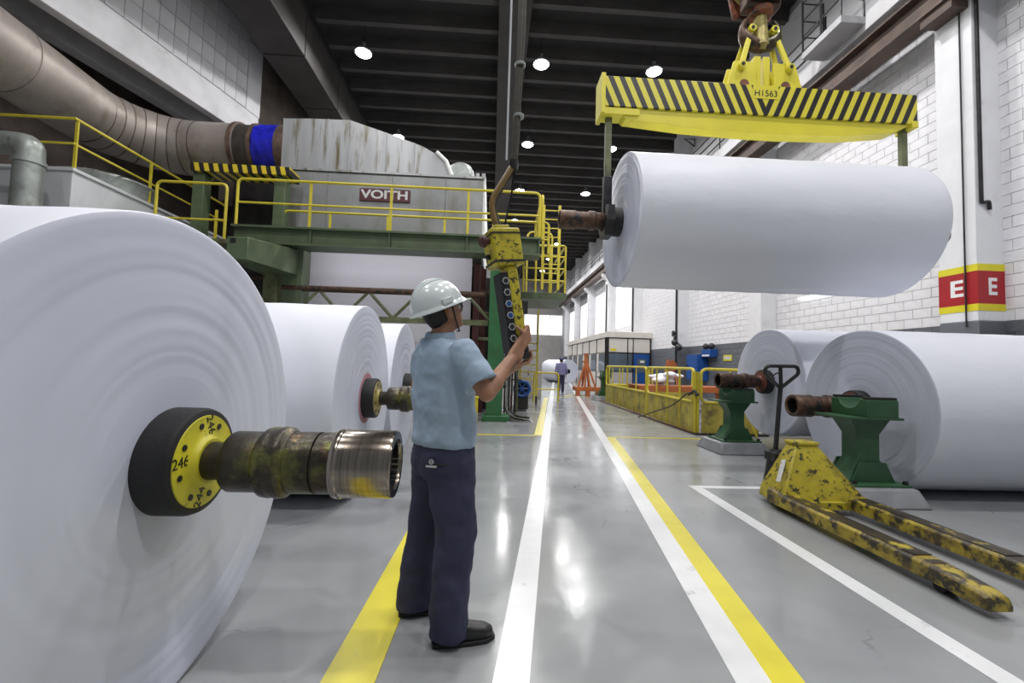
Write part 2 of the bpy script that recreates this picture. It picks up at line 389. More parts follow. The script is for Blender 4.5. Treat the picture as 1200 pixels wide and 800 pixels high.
# ecol: letter band
b = MB().box(-.287, .27, -.347, .347, 2.72, 3.36).build('red_band', 'band_red', ecol)
for z0, z1 in ((2.60, 2.73), (3.35, 3.48)): MB().box(-.288, .27, -.348, .348, z0, z1).build('yellow_band', 'band_yellow', ecol)
text('letter', 'E', .44, 'letter_white', ecol, frame((0, -1, 0), (0, 0, 1), (-1, 0, 0), (-.289, .02, 3.04)), sx=1.15, bold=.012)
text('letter', 'E', .44, 'letter_white', ecol, frame((1, 0, 0), (0, 0, 1), (0, -1, 0), (-.0, -.349, 3.04)), sx=.85, bold=.012)
# conduit on that column
t = tag(MB().tube([(8.97, 7.62, 2.3), (8.97, 7.62, 8.6)], .014, 8).build('conduit', 'dark_steel'), 'thin dark conduit running up the lettered column', 'conduit')
t = tag(MB().tube(fillet([(9.07, 7.40, 11.5), (9.07, 7.40, 4.62), (9.22, 7.40, 4.66), (9.23, 7.40, 4.5)], .05), .03, 8).build('downpipe', 'dark_steel'), 'thick dark pipe on column side ending in a hooked elbow', 'pipe')
for k, (c, z0, z1) in enumerate(((20.55, .5, 6.4), (27.0, 3.6, 7.5), (33.3, 3.6, 7.8))):
    tag(MB().tube([(8.935, c-.30, z0), (8.935, c-.30, z1)], .05, 8).build('downpipe', 'dark_steel'), ['dark downpipe on column beside the blue cabinets', 'dark downpipe on column right above the office front', 'dark downpipe on column above the office flank'][k], 'pipe')
# ledge of the crane walkway, runway girder
lg = struct(MB().box(8.75, WX, Y0, 56, 9.62, 10.05).build('trim_1', 'concrete_pale', bev=.02, smooth=0), 'pale concrete walkway ledge along the right wall')
up = struct(MB().box(9.5, WX, Y0, 56, 10.05, 13.0).build('trim_2', 'white_paint', smooth=0), 'white upper wall face above the walkway')
rg = MB()
rg.box(8.62, 9.02, Y0, 56, 9.27, 9.32); rg.box(8.79, 8.85, Y0, 56, 8.75, 9.27); rg.box(8.60, 9.04, Y0, 56, 8.70, 8.755); rg.box(8.78, 8.86, Y0, 56, 9.32, 9.40)
struct(rg.build('crane_runway', 'runway_steel', smooth=0), 'rusty dark steel crane runway girder along right wall')
wk = thing('walkway_railing', 'black three-bar railing along the crane walkway on right wall', 'railing', (8.85, 10, 10.05))
for z in (.35, .68, 1.02): MB().tube([(0, .78, z), (0, 46, z)], .028, 8).build('rail', 'dark_steel', wk)
for k in range(17): MB().cyl((0, .8+2.7*k, 0), (0, .8+2.7*k, 1.02), .024, n=8).build('post', 'dark_steel', wk)
bk = thing('maintenance_balcony', 'small steel balcony with caged dark railing high on right wall', 'balcony', (8.75, 10.0, 9.9))
MB().box(-.62, 0, -.55, .75, -.12, .06).build('deck', 'concrete', bk, bev=.01)
for (x, y) in ((-.6, -.53), (-.6, .73), (-.02, -.53), (-.02, .73), (-.6, .1)): MB().cyl((x, y, .06), (x, y, 1.5), .025, n=8).build('post', 'dark_steel', bk)
for z in (.5, .95, 1.45): MB().tube([(-.02, -.53, z), (-.6, -.53, z), (-.6, .73, z), (-.02, .73, z)], .02, 8).build('rail', 'dark_steel', bk)
for k, yv in enumerate((15.6, 20.0, 24.5, 31.0)):                   # small brackets near the roof
    t = thing('cable_bracket', 'small black triangular cable bracket high on wall', 'bracket', (9.46, yv+4, 12.4), group='cable brackets under the roof')
    MB().tube([(0, 0, 0), (-.5, 0, 0), (0, 0, -.35), (0, 0, 0)], .03, 6).build('arm', 'dark_steel', t)
tl = thing('batten_lamp', 'white fluorescent batten glowing on the block wall', 'lamp', (9.46, 11.4, 3.62))
MB().box(-.05, .06, -1.3, 1.3, .02, .09).build('housing', 'white_paint', tl); MB().cyl((-.02, -1.25, -.01), (-.02, 1.25, -.01), .03, n=10).build('tube', 'tube_glow', tl)

# ------------------------------------------------------------------ ceiling: deck, purlins, long beams
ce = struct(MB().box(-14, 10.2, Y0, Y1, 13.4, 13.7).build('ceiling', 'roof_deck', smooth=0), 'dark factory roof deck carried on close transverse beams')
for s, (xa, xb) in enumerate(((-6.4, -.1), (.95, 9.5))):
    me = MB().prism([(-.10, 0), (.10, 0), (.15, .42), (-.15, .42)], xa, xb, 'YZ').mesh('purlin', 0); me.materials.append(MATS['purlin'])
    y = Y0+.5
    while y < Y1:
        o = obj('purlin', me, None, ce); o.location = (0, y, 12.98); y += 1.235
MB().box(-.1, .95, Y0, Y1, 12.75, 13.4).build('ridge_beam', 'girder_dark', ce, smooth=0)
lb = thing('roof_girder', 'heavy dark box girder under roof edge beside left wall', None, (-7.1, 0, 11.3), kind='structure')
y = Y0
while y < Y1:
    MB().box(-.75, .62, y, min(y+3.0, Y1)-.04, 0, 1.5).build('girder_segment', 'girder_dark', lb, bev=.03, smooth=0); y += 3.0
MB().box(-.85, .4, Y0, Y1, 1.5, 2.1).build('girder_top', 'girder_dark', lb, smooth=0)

# ------------------------------------------------------------------ left walls
wl = struct(MB().box(-14, -13.7, Y0, Y1, 0, 13.4).build('wall_left', 'brown_wall', smooth=0), 'dim brown left wall of the hall')
d = V(1.17, 4.9, 0).normalized(); ang = atan2(-d.x, d.y)
lw_ = thing('trim_3', 'pale concrete gallery wall with tile grid above the big duct', None, (-8.73, 15.49, 0), ang, kind='structure')
MB().box(-.3, 0, -24, .05, 9.03, 9.98).build('lower_band', 'concrete_pale', lw_, bev=.02, smooth=0)
MB().box(-2.4, -.3, -24, .0, 9.75, 9.98).build('soffit_band', 'girder_dark', lw_, smooth=0)
MB().box(-1.75, -1.35, -24, .02, 9.2, 9.75).build('inner_band', 'concrete', lw_, bev=.02, smooth=0)
MB().box(-.9, -.03, -24, .03, 9.98, 13.0).build('upper_wall', 'mortar', lw_, smooth=0)
MB().box(-.95, .02, -.55, .06, 9.98, 12.4).build('end_strip', 'concrete_pale', lw_, smooth=0)
MB().box(-.95, .02, -6.4, -5.6, 9.98, 13).build('pilaster', 'concrete_pale', lw_, smooth=0)
tme = MB().box(-.04, 0, .008, .43, .008, .56).mesh('wall_panel', 0); tme.materials.append(MATS['concrete_pale'])
for i in range(20):
    for k in range(5):
        yy = -.99 - i*.44
        if -6.5 < yy < -5.2: continue
        o = obj('wall_panel', tme, None, lw_); o.location = (0, yy, 10.0 + k*.57)
MB().box(-1.5, -.8, .05, 30, 7.0, 13.2).build('far_wall', 'brown_wall', lw_, smooth=0)

# ------------------------------------------------------------------ far end wall with window
we = struct(MB().box(-14, 10.2, Y1, Y1+.3, 0, 13.7).build('wall_back', 'corrugated', smooth=0), 'ribbed sheet wall closing the far end')
for k in range(34): MB().box(2.2+k*.22, 2.29+k*.22, Y1-.05, Y1, 2.6, 13).build('rib', 'corrugated', we, smooth=0)
wn = struct(thing('window_1', 'bright daylit window band in the far end wall', None, (7.0, Y1-.08, 5.35)))
for k in range(3): MB().box(-2.6+k*1.75, -.9+k*1.75, -.02, .03, .05, 2.7).build('pane', 'window_glow', wn, smooth=0)
for k in range(4): MB().box(-2.68+k*1.75, -2.58+k*1.75, -.06, .05, 0, 2.75).build('mullion', 'paint_dim_white', wn, smooth=0)
dr = struct(thing('door_1', 'grey sliding door panel below the far window', None, (4.6, Y1-.1, 0)))
MB().box(-.9, .9, -.05, .06, 0, 3.9).build('leaf', 'office_grey', dr, smooth=0)
MB().box(-.95, .95, -.08, .06, 3.9, 4.05).build('lintel', 'paint_dim_white', dr, smooth=0)
ww = []
for k, (yc, z0, z1) in enumerate(((30.2, 4.2, 7.6), (36.6, 4.2, 7.6), (43.0, 4.2, 7.6), (49.3, 4.2, 7.6))):   # daylit windows of right wall
    t = struct(thing('window_%d' % (k+2), 'tall daylit window between the columns above the office', None, (9.50, yc, z0)))
    for j in range(2): MB().box(-.03, .02, -1.9+j*2.0, -.1+j*2.0, .05, z1-z0).build('pane', 'window_glow', t, smooth=0)
    for yy in (-2.0, -.05, 1.9): MB().box(-.08, .03, yy, yy+.1, 0, z1-z0+.06).build('mullion', 'paint_dim_white', t, smooth=0)

# ------------------------------------------------------------------ high-bay lamps
lm = {}
shell = MB().lathe([(0, .29), (.05, .29), (.16, .18), (.24, .07), (.30, .06), (.38, .06)], axis='Z', n=20).mesh('lamp_shade'); shell.materials.append(MATS['lamp_shell'])
glow = MB().lathe([(-.05, .12), (-.03, .23), (.002, .27)], axis='Z', n=20).mesh('bulb'); glow.materials.append(MATS['lamp_glow'])
rod = MB().cyl((0, 0, .38), (0, 0, 1.38), .012, n=6).mesh('suspension_rod'); rod.materials.append(MATS['dark_steel'])
ld = bpy.data.lights.new('highbay_light', 'AREA'); ld.shape = 'DISK'; ld.size = .40; ld.energy = LAMP_W; ld.color = (1., .985, .98)
for ix, X in enumerate((-4.8, 1.45, 5.55)):
    for k in range(-3, 7):
        Y = 14.65 + 5.6*k
        if ix == 0 and k == 5: continue
        t = thing('highbay_lamp', 'round glowing high-bay lamp in the row ' + ('nearest the left roof girder', 'along the middle ridge beam', 'nearest the right block wall')[ix], 'lamp', (X, Y, 12.03), group='high-bay lamps, row ' + ('by left girder', 'by ridge beam', 'by block wall')[ix])
        obj('lamp_shade', shell, None, t); obj('bulb', glow, None, t); obj('suspension_rod', rod, None, t)
        lo = bpy.data.objects.new('lamp_light', ld); COL.objects.link(lo); lo.parent = t; lo.location = (0, 0, -.08)

# ------------------------------------------------------------------ paper rolls
def ring_bolts(n, r, x, br, h):
    mb = MB()
    for k in range(n):
        a = 2*pi*k/n+.2; mb.cyl((x-.002, r*cos(a), r*sin(a)), (x+h, r*cos(a), r*sin(a)), br, n=8)
    return mb
SP = {}
def spool_parts():
    fl_ = MB().lathe([(-.02, .205), (.10, .205), (.118, .198), (.122, .19)], n=56); SP['flange'] = (fl_.mesh('flange'), 'rubber')
    fp = MB().lathe([(.119, .178), (.126, .175), (.126, .105), (.134, .092), (.150, .085), (.150, .02)], n=48); SP['flange_plate'] = (fp.mesh('flange_plate'), None)
    nk = MB().lathe([(.14, .074), (.26, .070), (.26, .03)], n=32); SP['neck'] = (nk.mesh('neck'), 'oily_steel')
    s1 = MB().lathe([(.235, .06), (.235, .112), (.243, .117), (.36, .117), (.366, .11), (.366, .05)], n=40); SP['sleeve'] = (s1.mesh('sleeve'), 'oily_steel')
    r1 = MB().lathe([(.358, .06), (.358, .122), (.372, .134), (.395, .137), (.415, .134), (.425, .139), (.45, .136), (.462, .124), (.472, .121), (.472, .06)], n=40); SP['collar'] = (r1.mesh('collar'), 'oily_steel')
    s2 = MB().lathe([(.465, .06), (.465, .119), (.568, .120), (.570, .112), (.580, .112), (.582, .119), (.652, .119), (.652, .06)], n=40); SP['bearing_sleeve'] = (s2.mesh('bearing_sleeve'), 'oily_steel')
    cp = MB().lathe([(.645, .06), (.645, .132), (.652, .136), (.668, .136), (.672, .132), (.862, .132), (.872, .128), (.874, .120), (.874, .100), (.868, .096), (.76, .094), (.76, .01)], n=56); SP['coupling'] = (cp.mesh('coupling'), 'polished_steel')
    te = MB()
    for k in range(26):
        a = 2*pi*k/26; M = Matrix.Rotation(a, 4, 'X'); te.box(.765, .862, -.006, .006, .083, .096, M)
    SP['gear_teeth'] = (te.mesh('gear_teeth', 0), 'dark_steel')
spool_parts()
def paper_roll(label, loc_face, R, length, rz, plate, group=None, core=None, seed=1, sag=0., numbers=False, bare=False, shaft='oily_steel', skin='paper'):
    rnd = random.Random(seed)
    X, Y, Z = loc_face
    t = thing('paper_roll', label, 'paper roll', (X, Y, Z-R), rz, group)
    # wound body: lathe profile with real layer offsets on both faces
    prof = []
    nr = 46
    for k in range(nr):
        r = .19 + (R-.012-.19)*k/(nr-1); prof.append((-length + rnd.uniform(-.003, .003), r))
    prof += [(-length+.006, R-.003)]
    side = []
    for k in range(nr):
        r = R-.012 - (R-.012-.19)*k/(nr-1); side.append((rnd.uniform(-.0014, .0014) + (.006*sin(r*37+seed) if rnd.random() < .3 else 0)*.4, r))
    body = [(-length+.004, R-.004), (-length+.012, R)] + [(-length*(1-j/24), R + .0025*sin(j*2.1+seed)) for j in range(1, 24)] + [(-.012, R), (-.004, R-.004)]
    m1 = MB().lathe(body, (0, 0, R), n=128, cap=False).mesh('paper', 50); obj('paper', m1, skin, t)
    m2 = MB().lathe([(-.004, R-.004)] + side + [(-.02, .18)], (0, 0, R), n=128, cap=False).mesh('paper_face', 50)
    o = obj('paper_face', m2, 'paper_side', t)
    m2.transform(Matrix.Translation((0, 0, -R))); o.location = (0, 0, R)
    m3 = MB().lathe([(-length+.004, R-.004)] + prof[::-1][1:] + [(-length+.02, .18)], (0, 0, 0), n=96, cap=False).mesh('paper_face', 50)
    o = obj('paper_face', m3, 'paper_side', t); o.location = (0, 0, R)
    if core: MB().lathe([(-.01, .26), (.004, .258), (.004, .20)], (0, 0, R), n=48).build('core_edge', core, t)
    if not bare:
        for end in (0, 1):
            for nm, (me, mm) in SP.items():
                mm = mm or plate
                if shaft != 'oily_steel' and mm in ('oily_steel', 'polished_steel'): mm = shaft
                key = nm+mm
                if key not in lm: lm[key] = me.copy(); lm[key].materials.append(MATS[mm])
                o = obj(nm, lm[key], None, t); o.location = (0 if not end else -length, 0, R)
                if end: o.rotation_euler = (0, 0, pi)
        if plate in ('hub_yellow', 'hub_brass'):
            if 'bolt_hole' not in lm: lm['bolt_hole'] = MB().cyl((.124, 0, 0), (.1295, 0, 0), .012, n=10).mesh('bolt_hole'); lm['bolt_hole'].materials.append(MATS['letter_black'])
            for k in range(8):
                a = 2*pi*k/8+.25; o = obj('bolt_hole', lm['bolt_hole'], None, t); o.location = (0, .142*cos(a), R+.142*sin(a))
        if numbers:
            for (s, a, sz, ra) in (('246', 1.43, .055, -1.25), ('246', 3.0, .058, .05), ('244', 4.57, .055, 1.2)):
                c = V(.1268, .138*cos(a), R+.138*sin(a))
                x = V(0, cos(ra), sin(ra)); y = V(0, -sin(ra), cos(ra))
                text('number', s, sz, 'letter_black', t, frame(x, y, V(1, 0, 0), c), .0008)
    return t
LG = 'white paper rolls standing in a row on the left'
paper_roll('huge white paper roll beside the aisle with yellow hub plate numbered 246', (-1.24, 1.765, .941), .941, 3.9, 0, 'hub_yellow', seed=3, numbers=True)
paper_roll('white paper roll with pinkish core ring and brass hub behind the largest roll', (-1.29, 4.55, .955), .955, 3.9, 0, 'hub_brass', core='red_core', seed=5, shaft='oily_steel')
paper_roll('white paper roll partly hidden behind the helmeted worker with orange hub', (-1.30, 6.62, .955), .955, 3.9, 0, 'hub_rust', seed=8)
paper_roll('crinkled white paper roll on the floor behind the pallet jack', (4.56, 5.07, .95), .95, 3.9, pi, 'hub_rust', seed=11, shaft='rusty_steel', skin='paper_crinkled')
paper_roll('white paper roll carried on green stand beside the yellow fence', (4.75, 7.13, 1.175), .905, 3.9, pi, 'hub_rust', seed=12, shaft='rusty_steel')
paper_roll('white paper roll hanging in the air from the striped lifting beam', (1.78, 5.95, 3.43), .93, 4.0, pi, 'dark_steel', seed=14, shaft='rusty_steel', skin='paper_crinkled')
paper_roll('distant white paper roll on floor past the walking man', (5.85, 32.0, .88), .88, 3.0, radians(-70), 'dark_steel', seed=15, bare=True)

# ------------------------------------------------------------------ lifting beam, hook block
sb = thing('lifting_beam', 'yellow and black striped lifting beam hanging from the crane hook', 'lifting beam', (3.86, 5.95, 4.80))
MB().box(-2.38, 2.31, -.13, .13, .26, .70).build('striped_box', 'spreader_stripes', sb, bev=.006)
MB().prism([(-2.2, .265), (-2.05, .10), (-1.2, .03), (-.3, 0), (.3, 0), (1.2, .03), (1.95, .12), (2.25, .265)], -.10, .10).build('belly_plate', 'yellow_beam', sb, bev=.004)
MB().box(-2.42, -2.36, -.17, .17, .14, .72).build('end_plate', 'yellow_beam', sb, bev=.005)
MB().box(2.22, 2.315, -.14, .14, .20, .30).build('end_plate', 'yellow_beam', sb, bev=.005)
MB().box(-2.38, -1.85, -.12, .12, .15, .25).build('end_shoe', 'yellow_beam', sb, bev=.005)
nb = MB().box(-.19, .19, -.134, -.12, .50, .70).build('number_plate', 'yellow_beam', sb)
text('number', 'H1563', .13, 'letter_black', sb, frame((1, 0, 0), (0, 0, 1), (0, -1, 0), (0, -.136, .575)), .001)
for s in (-1, 1):
    MB().prism([(s*.13, .70), (s*.56, .70), (s*.46, 1.06), (s*.13, 1.06)], -.11, -.07).build('lug_plate', 'yellow_beam', sb, bev=.004)
    MB().prism([(s*.13, .70), (s*.56, .70), (s*.46, 1.06), (s*.13, 1.06)], .07, .11).build('lug_plate', 'yellow_beam', sb, bev=.004)
    MB().box(s*.07-.05, s*.07+.05, -.05, .05, .70, 1.2).build('center_lug', 'yellow_beam', sb, bev=.01)
    for yy in (-.10, .10):
        l = MB(); a = V(s*.36, yy*1.2, .98); b_ = V(s*.17, yy*.5, 1.60); d = (b_-a).normalized(); x = V(0, 1, 0).cross(d).normalized()
        l.loft([[q + x*w*sx_ + V(0, 1, 0)*.018*sy_ for sx_, sy_ in ((-1, -1), (1, -1), (1, 1), (-1, 1))] for q, w in ((a, .052), (a+(b_-a)*.12, .036), (b_-(b_-a)*.12, .036), (b_, .052))])
        l.build('link_bar', 'yellow_beam', sb, bev=.006)
        for q in (a, b_): MB().cyl(q-V(0, .05, 0), q+V(0, .05, 0), .055, n=18).build('pin_boss', 'yellow_beam', sb, bev=.004); MB().cyl(q-V(0, .06, 0), q+V(0, .06, 0), .026, n=12).build('pin', 'dark_steel', sb)
    MB().cyl((s*.31, -.115, .72), (s*.31, -.06, .72), .07, n=18).build('drain_eye', 'hub_rust', sb)
for s, ln in ((-1, 1.28), (.97, 1.28)):                               # end hangers with claws under the spool
    h = MB().box(s*2.27-.045, s*2.27+.045, -.035, .035, -.75, .24).build('hanger_strap', 'olive_paint', sb, bev=.004)
    MB().box(s*2.27-.06, s*2.27+.06, -.05, .05, -1.42, -.72).build('hanger_arm', 'dark_steel', sb, bev=.01)
    MB().prism([(-.26, -1.42), (-.26, -1.15), (-.16, -1.10), (-.15, -1.32), (-.08, -1.50), (.08, -1.50), (.15, -1.32), (.16, -1.10), (.05, -1.15), (.26, -1.15), (.26, -1.45), (.14, -1.62), (-.14, -1.62)][:1] +
               [(-.22, -1.20), (-.16, -1.20), (-.145, -1.38), (-.07, -1.51), (.07, -1.51), (.145, -1.38), (.16, -1.20), (.22, -1.20), (.21, -1.45), (.12, -1.60), (-.12, -1.60), (-.21, -1.45)], s*2.27-.06, s*2.27+.06, 'YZ').build('spool_claw', 'dark_steel', sb)
hk = thing('crane_hook_block', 'greasy yellow and rust hook block hanging above the striped beam', 'hook', (3.86, 5.95, 6.05))
hook = []
for k in range(15):
    a = radians(-205 + 230*k/14); hook.append((.20*cos(a), 0, .34+.20*sin(a)))
for s in (-1, 1):
    pts = [(s*.27*cos(radians(q)), 0, .38+.24*sin(radians(q))) for q in range(-90, 41, 13)]
    MB().tube(pts, [.10]*5 + [.085, .07, .055, .045, .035, .03][:len(pts)-5], 14).build('hook_prong', 'oily_steel' if s > 0 else 'rusty_steel', hk)
MB().lathe([(.06, .07), (.12, .12), (.35, .10), (.62, .085), (.66, .05)], axis='Z', n=20).build('hook_shank', 'hub_brass', hk)
MB().lathe([(.58, .10), (.60, .16), (.68, .17), (.72, .11)], axis='Z', n=24).build('swivel_nut', 'hub_rust', hk)
MB().box(-.26, .26, -.12, .12, .68, .98).build('cross_head', 'rusty_steel', hk, bev=.04)
for yy in (-.18, -.02, .14): MB().lathe([(yy-.035, .20), (yy-.03, .38), (yy-.01, .36), (yy+.01, .36), (yy+.03, .38), (yy+.035, .20)], (0, 0, 1.22), 'Y', n=32).build('sheave', 'hub_brass', hk)
for s in (-1, 1): MB().prism([(-.30, .72), (.30, .72), (.40, 1.2), (.26, 1.62), (-.26, 1.62), (-.40, 1.2)], s*.22-.02, s*.22+.02).build('cheek_plate', 'hub_rust', hk, bev=.01)
for xx in (-.36, .36):
    for yy in (-.18, -.02, .14): MB().cyl((xx, yy, 1.2), (xx, yy, 6.1), .014, n=6).build('wire_rope', 'dark_steel', hk)

# ------------------------------------------------------------------ roll stands
def roll_stand(label, loc, s=1.0, hs=1.0):
    t = thing('roll_stand', label, 'roll stand', loc, 0)
    pz = .18
    MB().loft([[V(-.46, -.42, 0), V(.40, -.42, 0), V(.40, .40, 0), V(-.46, .40, 0)], [V(-.38, -.33, pz), V(.34, -.33, pz), V(.34, .33, pz), V(-.38, .33, pz)]]).build('plinth', 'plinth', t, bev=.02)
    MB().box(-.32, .32, -.28, .28, pz, pz+.025).build('base_plate', 'stand_green', t, bev=.004)
    for x, y in ((-.28, -.24), (.28, -.24), (.28, .24), (-.28, .24)): MB().cyl((x, y, pz+.02), (x, y, pz+.06), .025, n=6).build('anchor_bolt', 'dark_steel', t)
    h = (.92*hs)
    b0, b1, b2, b3 = pz+.025, pz+.025+(h-.2)*.34, pz+.025+(h-.2)*.74, h
    MB().loft([[V(-w, -d_, z), V(w, -d_, z), V(w, d_, z), V(-w, d_, z)] for z, w, d_ in ((b0, .26, .15), (b1, .125, .11), (b2, .125, .11), (b3, .22, .15))]).build('column', 'stand_green', t, bev=.008)
    for y in (-.155, .155): MB().prism([(-.24, b0), (.24, b0), (.14, b1*.95), (-.14, b1*.95)], y-.012, y+.012).build('gusset', 'stand_green', t)
    MB().box(-.34, .28, -.24, .24, h, h+.025).build('shelf_plate', 'stand_green', t, bev=.004)
    nt = [(.145*sin(radians(q)), h+.235-.145*cos(radians(q))*0.9) for q in range(80, -81, -16)]
    MB().prism([(-.24, h+.025), (.24, h+.025), (.24, h+.21)] + nt + [(-.24, h+.21)], -.13, .22, 'YZ').build('saddle', 'stand_green', t, bev=.006)
    for y in (-.2, .2): MB().box(-.12, .21, y-.035, y+.035, h+.209, h+.24).build('wear_pad', 'rubber', t, bev=.006)
    return t
roll_stand('empty green roll stand on grey plinth behind the pallet jack', (4.13, 4.60, 0), hs=.95)
roll_stand('green roll stand on grey plinth holding a rusty spool end', (4.16, 7.13, 0), hs=.89)
roll_stand('distant dark green roll stand at the far end of the fence', (4.55, 16.9, 0))

# ------------------------------------------------------------------ pallet jack
pj = thing('pallet_jack', 'worn yellow hand pallet jack with long forks parked on floor', 'pallet jack', (3.24, 4.05, 0))
for s in (-1, 1):
    cx = s*.325
    f_ = MB(); secs = []
    for y, zt, w in ((.18, .20, .10), (-.1, .17, .09), (-1.3, .165, .088), (-1.5, .155, .084), (-1.64, .14, .080), (-1.70, .125, .074), (-1.72, .095, .068)):
        zb = .055 if y > -1.55 else .045
        secs.append([V(cx-w, y, zb), V(cx+w, y, zb), V(cx+w, y, zt-.02), V(cx+w-.02, y, zt), V(cx-w+.02, y, zt), V(cx-w, y, zt-.02)])
    f_.loft(secs); fo = f_.build('fork', 'fork_yellow', pj, bev=.006)
    MB().prism([(cx-.066, -.08), (cx+.066, -.08), (cx+.064, -1.28), (cx-.064, -1.28)], .16, .1725, 'XY').build('fork_top', 'fork_dark', fo)
    for y in (-1.36, -1.46, -1.56): MB().box(cx-.055, cx+.055, y-.028, y+.028, .10, .166-(.012 if y < -1.4 else 0)-(.03 if y < -1.5 else 0)).build('roller_slot', 'fork_dark', fo, bev=.005)
    MB().cyl((cx-.045, -1.42, .04), (cx+.045, -1.42, .04), .04, n=16).build('load_wheel', 'rubber', pj)
fr = MB(); fr.loft([[V(-.41, -.06, .06), V(.41, -.06, .06), V(.36, .42, .06), V(-.36, .42, .06)], [V(-.41, -.04, .16), V(.41, -.04, .16), V(.35, .40, .16), V(-.35, .40, .16)], [V(-.13, .16, .63), V(.08, .16, .63), V(.08, .30, .63), V(-.13, .30, .63)]])
fr.build('front_shield', 'yellow_worn', pj, bev=.012)
MB().box(-.15, .10, .14, .32, .62, .655).build('shield_cap', 'yellow_worn', pj, bev=.01)
MB().box(-.36, .36, -.075, -.03, .055, .13).build('cross_member', 'yellow_worn', pj, bev=.006)
pl = MB().prism([(-.03, -.115), (.03, -.115), (.03, .115), (-.03, .115)], 0, .004, 'XY').build('label_plate', 'label_white', pj)
nf = V(-.92, 0.0, .39); yv = V(.22, .10, .52).normalized(); nf = (nf - yv*nf.dot(yv)).normalized(); xv = yv.cross(nf); pl.matrix_local = frame(xv, yv, nf, V(-.290, .16, .365))
MB().lathe([(.05, .11), (.12, .13), (.30, .10), (.46, .08), (.52, .05)], (-.14, .46, 0), 'Z', n=20).build('pump', 'dark_steel', pj)
MB().box(-.22, -.06, .36, .54, .40, .50).build('handle_yoke', 'dark_steel', pj, bev=.01)
for s in (-1, 1): MB().cyl((-.14+s*.03, .47, .09), (-.14+s*.09, .47, .09), .09, n=24).build('steer_wheel', 'rubber', pj)
h0, h1 = V(-.14, .47, .45), V(-.115, .42, 1.18)
MB().tube([h0, h1], .024, 10).build('handle_pole', 'dark_steel', pj)
MB().tube(fillet([h1, h1+V(-.19, -.012, .16), h1+V(-.165, -.018, .235), h1+V(.175, -.018, .24), h1+V(.20, -.012, .165), h1], .06), .019, 10).build('handle_loop', 'dark_steel', pj)
MB().tube([h1+V(0, 0, .23), h1+V(-.0, -.01, .0)], .02, 8).build('handle_center', 'dark_steel', pj)
MB().tube(fillet([h1+V(-.01, -.01, .17), h1+V(-.08, -.02, .15), h1+V(-.12, -.02, .09)], .03), .008, 6).build('release_lever', 'black_paint', pj)

# ------------------------------------------------------------------ yellow pit fence
fc = thing('pit_fence', 'yellow tubular barrier fence with dirty infill boards around a pit', 'fence', (4.3, 8.8, 0))
def loop(a, b, z0, z1, r=.10): return fillet([V(*a, z0), V(*b, z0), V(*b, z1), V(*a, z1)], r, 4, True)
def bay(a, b, infill=True, brk=2):
    a, b = Vector(a), Vector(b)
    MB().tube(loop(a, b, .66, 1.36, .13), .032, 8, closed=True).build('loop_frame', 'yellow_paint', fc)
    for k in range(1, brk+1):
        q = a.lerp(b, k/(brk+1)); MB().cyl((*q, 0), (*q, 1.36), .022, n=8).build('baluster', 'yellow_paint', fc)
    if infill:
        d_ = (b-a).normalized(); n_ = Vector((-d_.y, d_.x))*.008
        for k in range(brk+1):
            p, q = a.lerp(b, k/(brk+1)+.008), a.lerp(b, (k+1)/(brk+1)-.008)
            MB().prism([(p.x-n_.x, p.y-n_.y), (q.x-n_.x, q.y-n_.y), (q.x+n_.x, q.y+n_.y), (p.x+n_.x, p.y+n_.y)], .02, .64, 'XY').build('infill_board', 'yellow_infill', fc, bev=.004)
bay((.0, .05), (.10, 3.0), brk=3); bay((.11, 3.12), (.17, 7.5), brk=4)
bay((.12, -.02), (1.35, -.05), brk=1); bay((1.42, -.05), (3.2, -.05), brk=2)
bay((.3, 7.6), (1.9, 7.6), brk=2); bay((2.0, 7.6), (3.6, 7.6), brk=2)
for q in ((0, 0), (.06, -.0), (.105, 3.06), (.2, 7.58)): MB().cyl((*q, 0), (*q, 1.30), .03, n=8).build('post', 'yellow_paint', fc)
MB().tube([(.98, -.08, .70), (1.12, -.35, .02)], .022, 8).build('brace', 'yellow_paint', fc)
MB().box(-.05, 1.5, -.16, .0, 0, .035).build('kick_strip', 'black_paint', fc)
MB().box(-.06, 0, .0, 7.6, 0, .025).build('kick_strip', 'machine_red', fc)
tag(MB().tube(fillet([(4.05, 11.5, .01), (4.22, 9.7, .5), (4.26, 9.0, .86), (4.30, 8.72, .80)], .3), .016, 8).build('cable', 'hose'), 'thin dark cable looped over the yellow fence corner', 'cable')
cp = thing('cable_plug', 'black plug clipped to the corner of the yellow fence', 'plug', (4.28, 8.74, .80))
MB().tube([(-.03, .25, .0), (0, .05, .10), (.04, -.04, .02)], [.02, .035, .03], 10).build('plug_body', 'rubber', cp)
pit = thing('pit_bench', 'low orange steel bench inside the fenced pit', 'bench', (6.1, 13.6, 0))
MB().box(-1.5, 1.6, -.5, .5, .62, .80).build('top', 'orange', pit, bev=.01)
for x in (-1.4, 1.5): MB().box(x-.05, x+.05, -.45, .45, 0, .62).build('leg', 'orange', pit)
rg_ = MB(); rnd = random.Random(4)
for k in range(16): rg_.ball((rnd.uniform(-.5, .5), rnd.uniform(-.3, .3), .10+rnd.uniform(0, .26)), (rnd.uniform(.13, .26), .16, rnd.uniform(.06, .10)), 10, 6)
o = organic('rag_bundle', rg_, 'rag_white', None, .03, 3, (.05, .1)); o.location = (5.72, 13.6, .80); tag(o, 'crumpled white bundle of plastic lying on the orange bench', 'bundle')
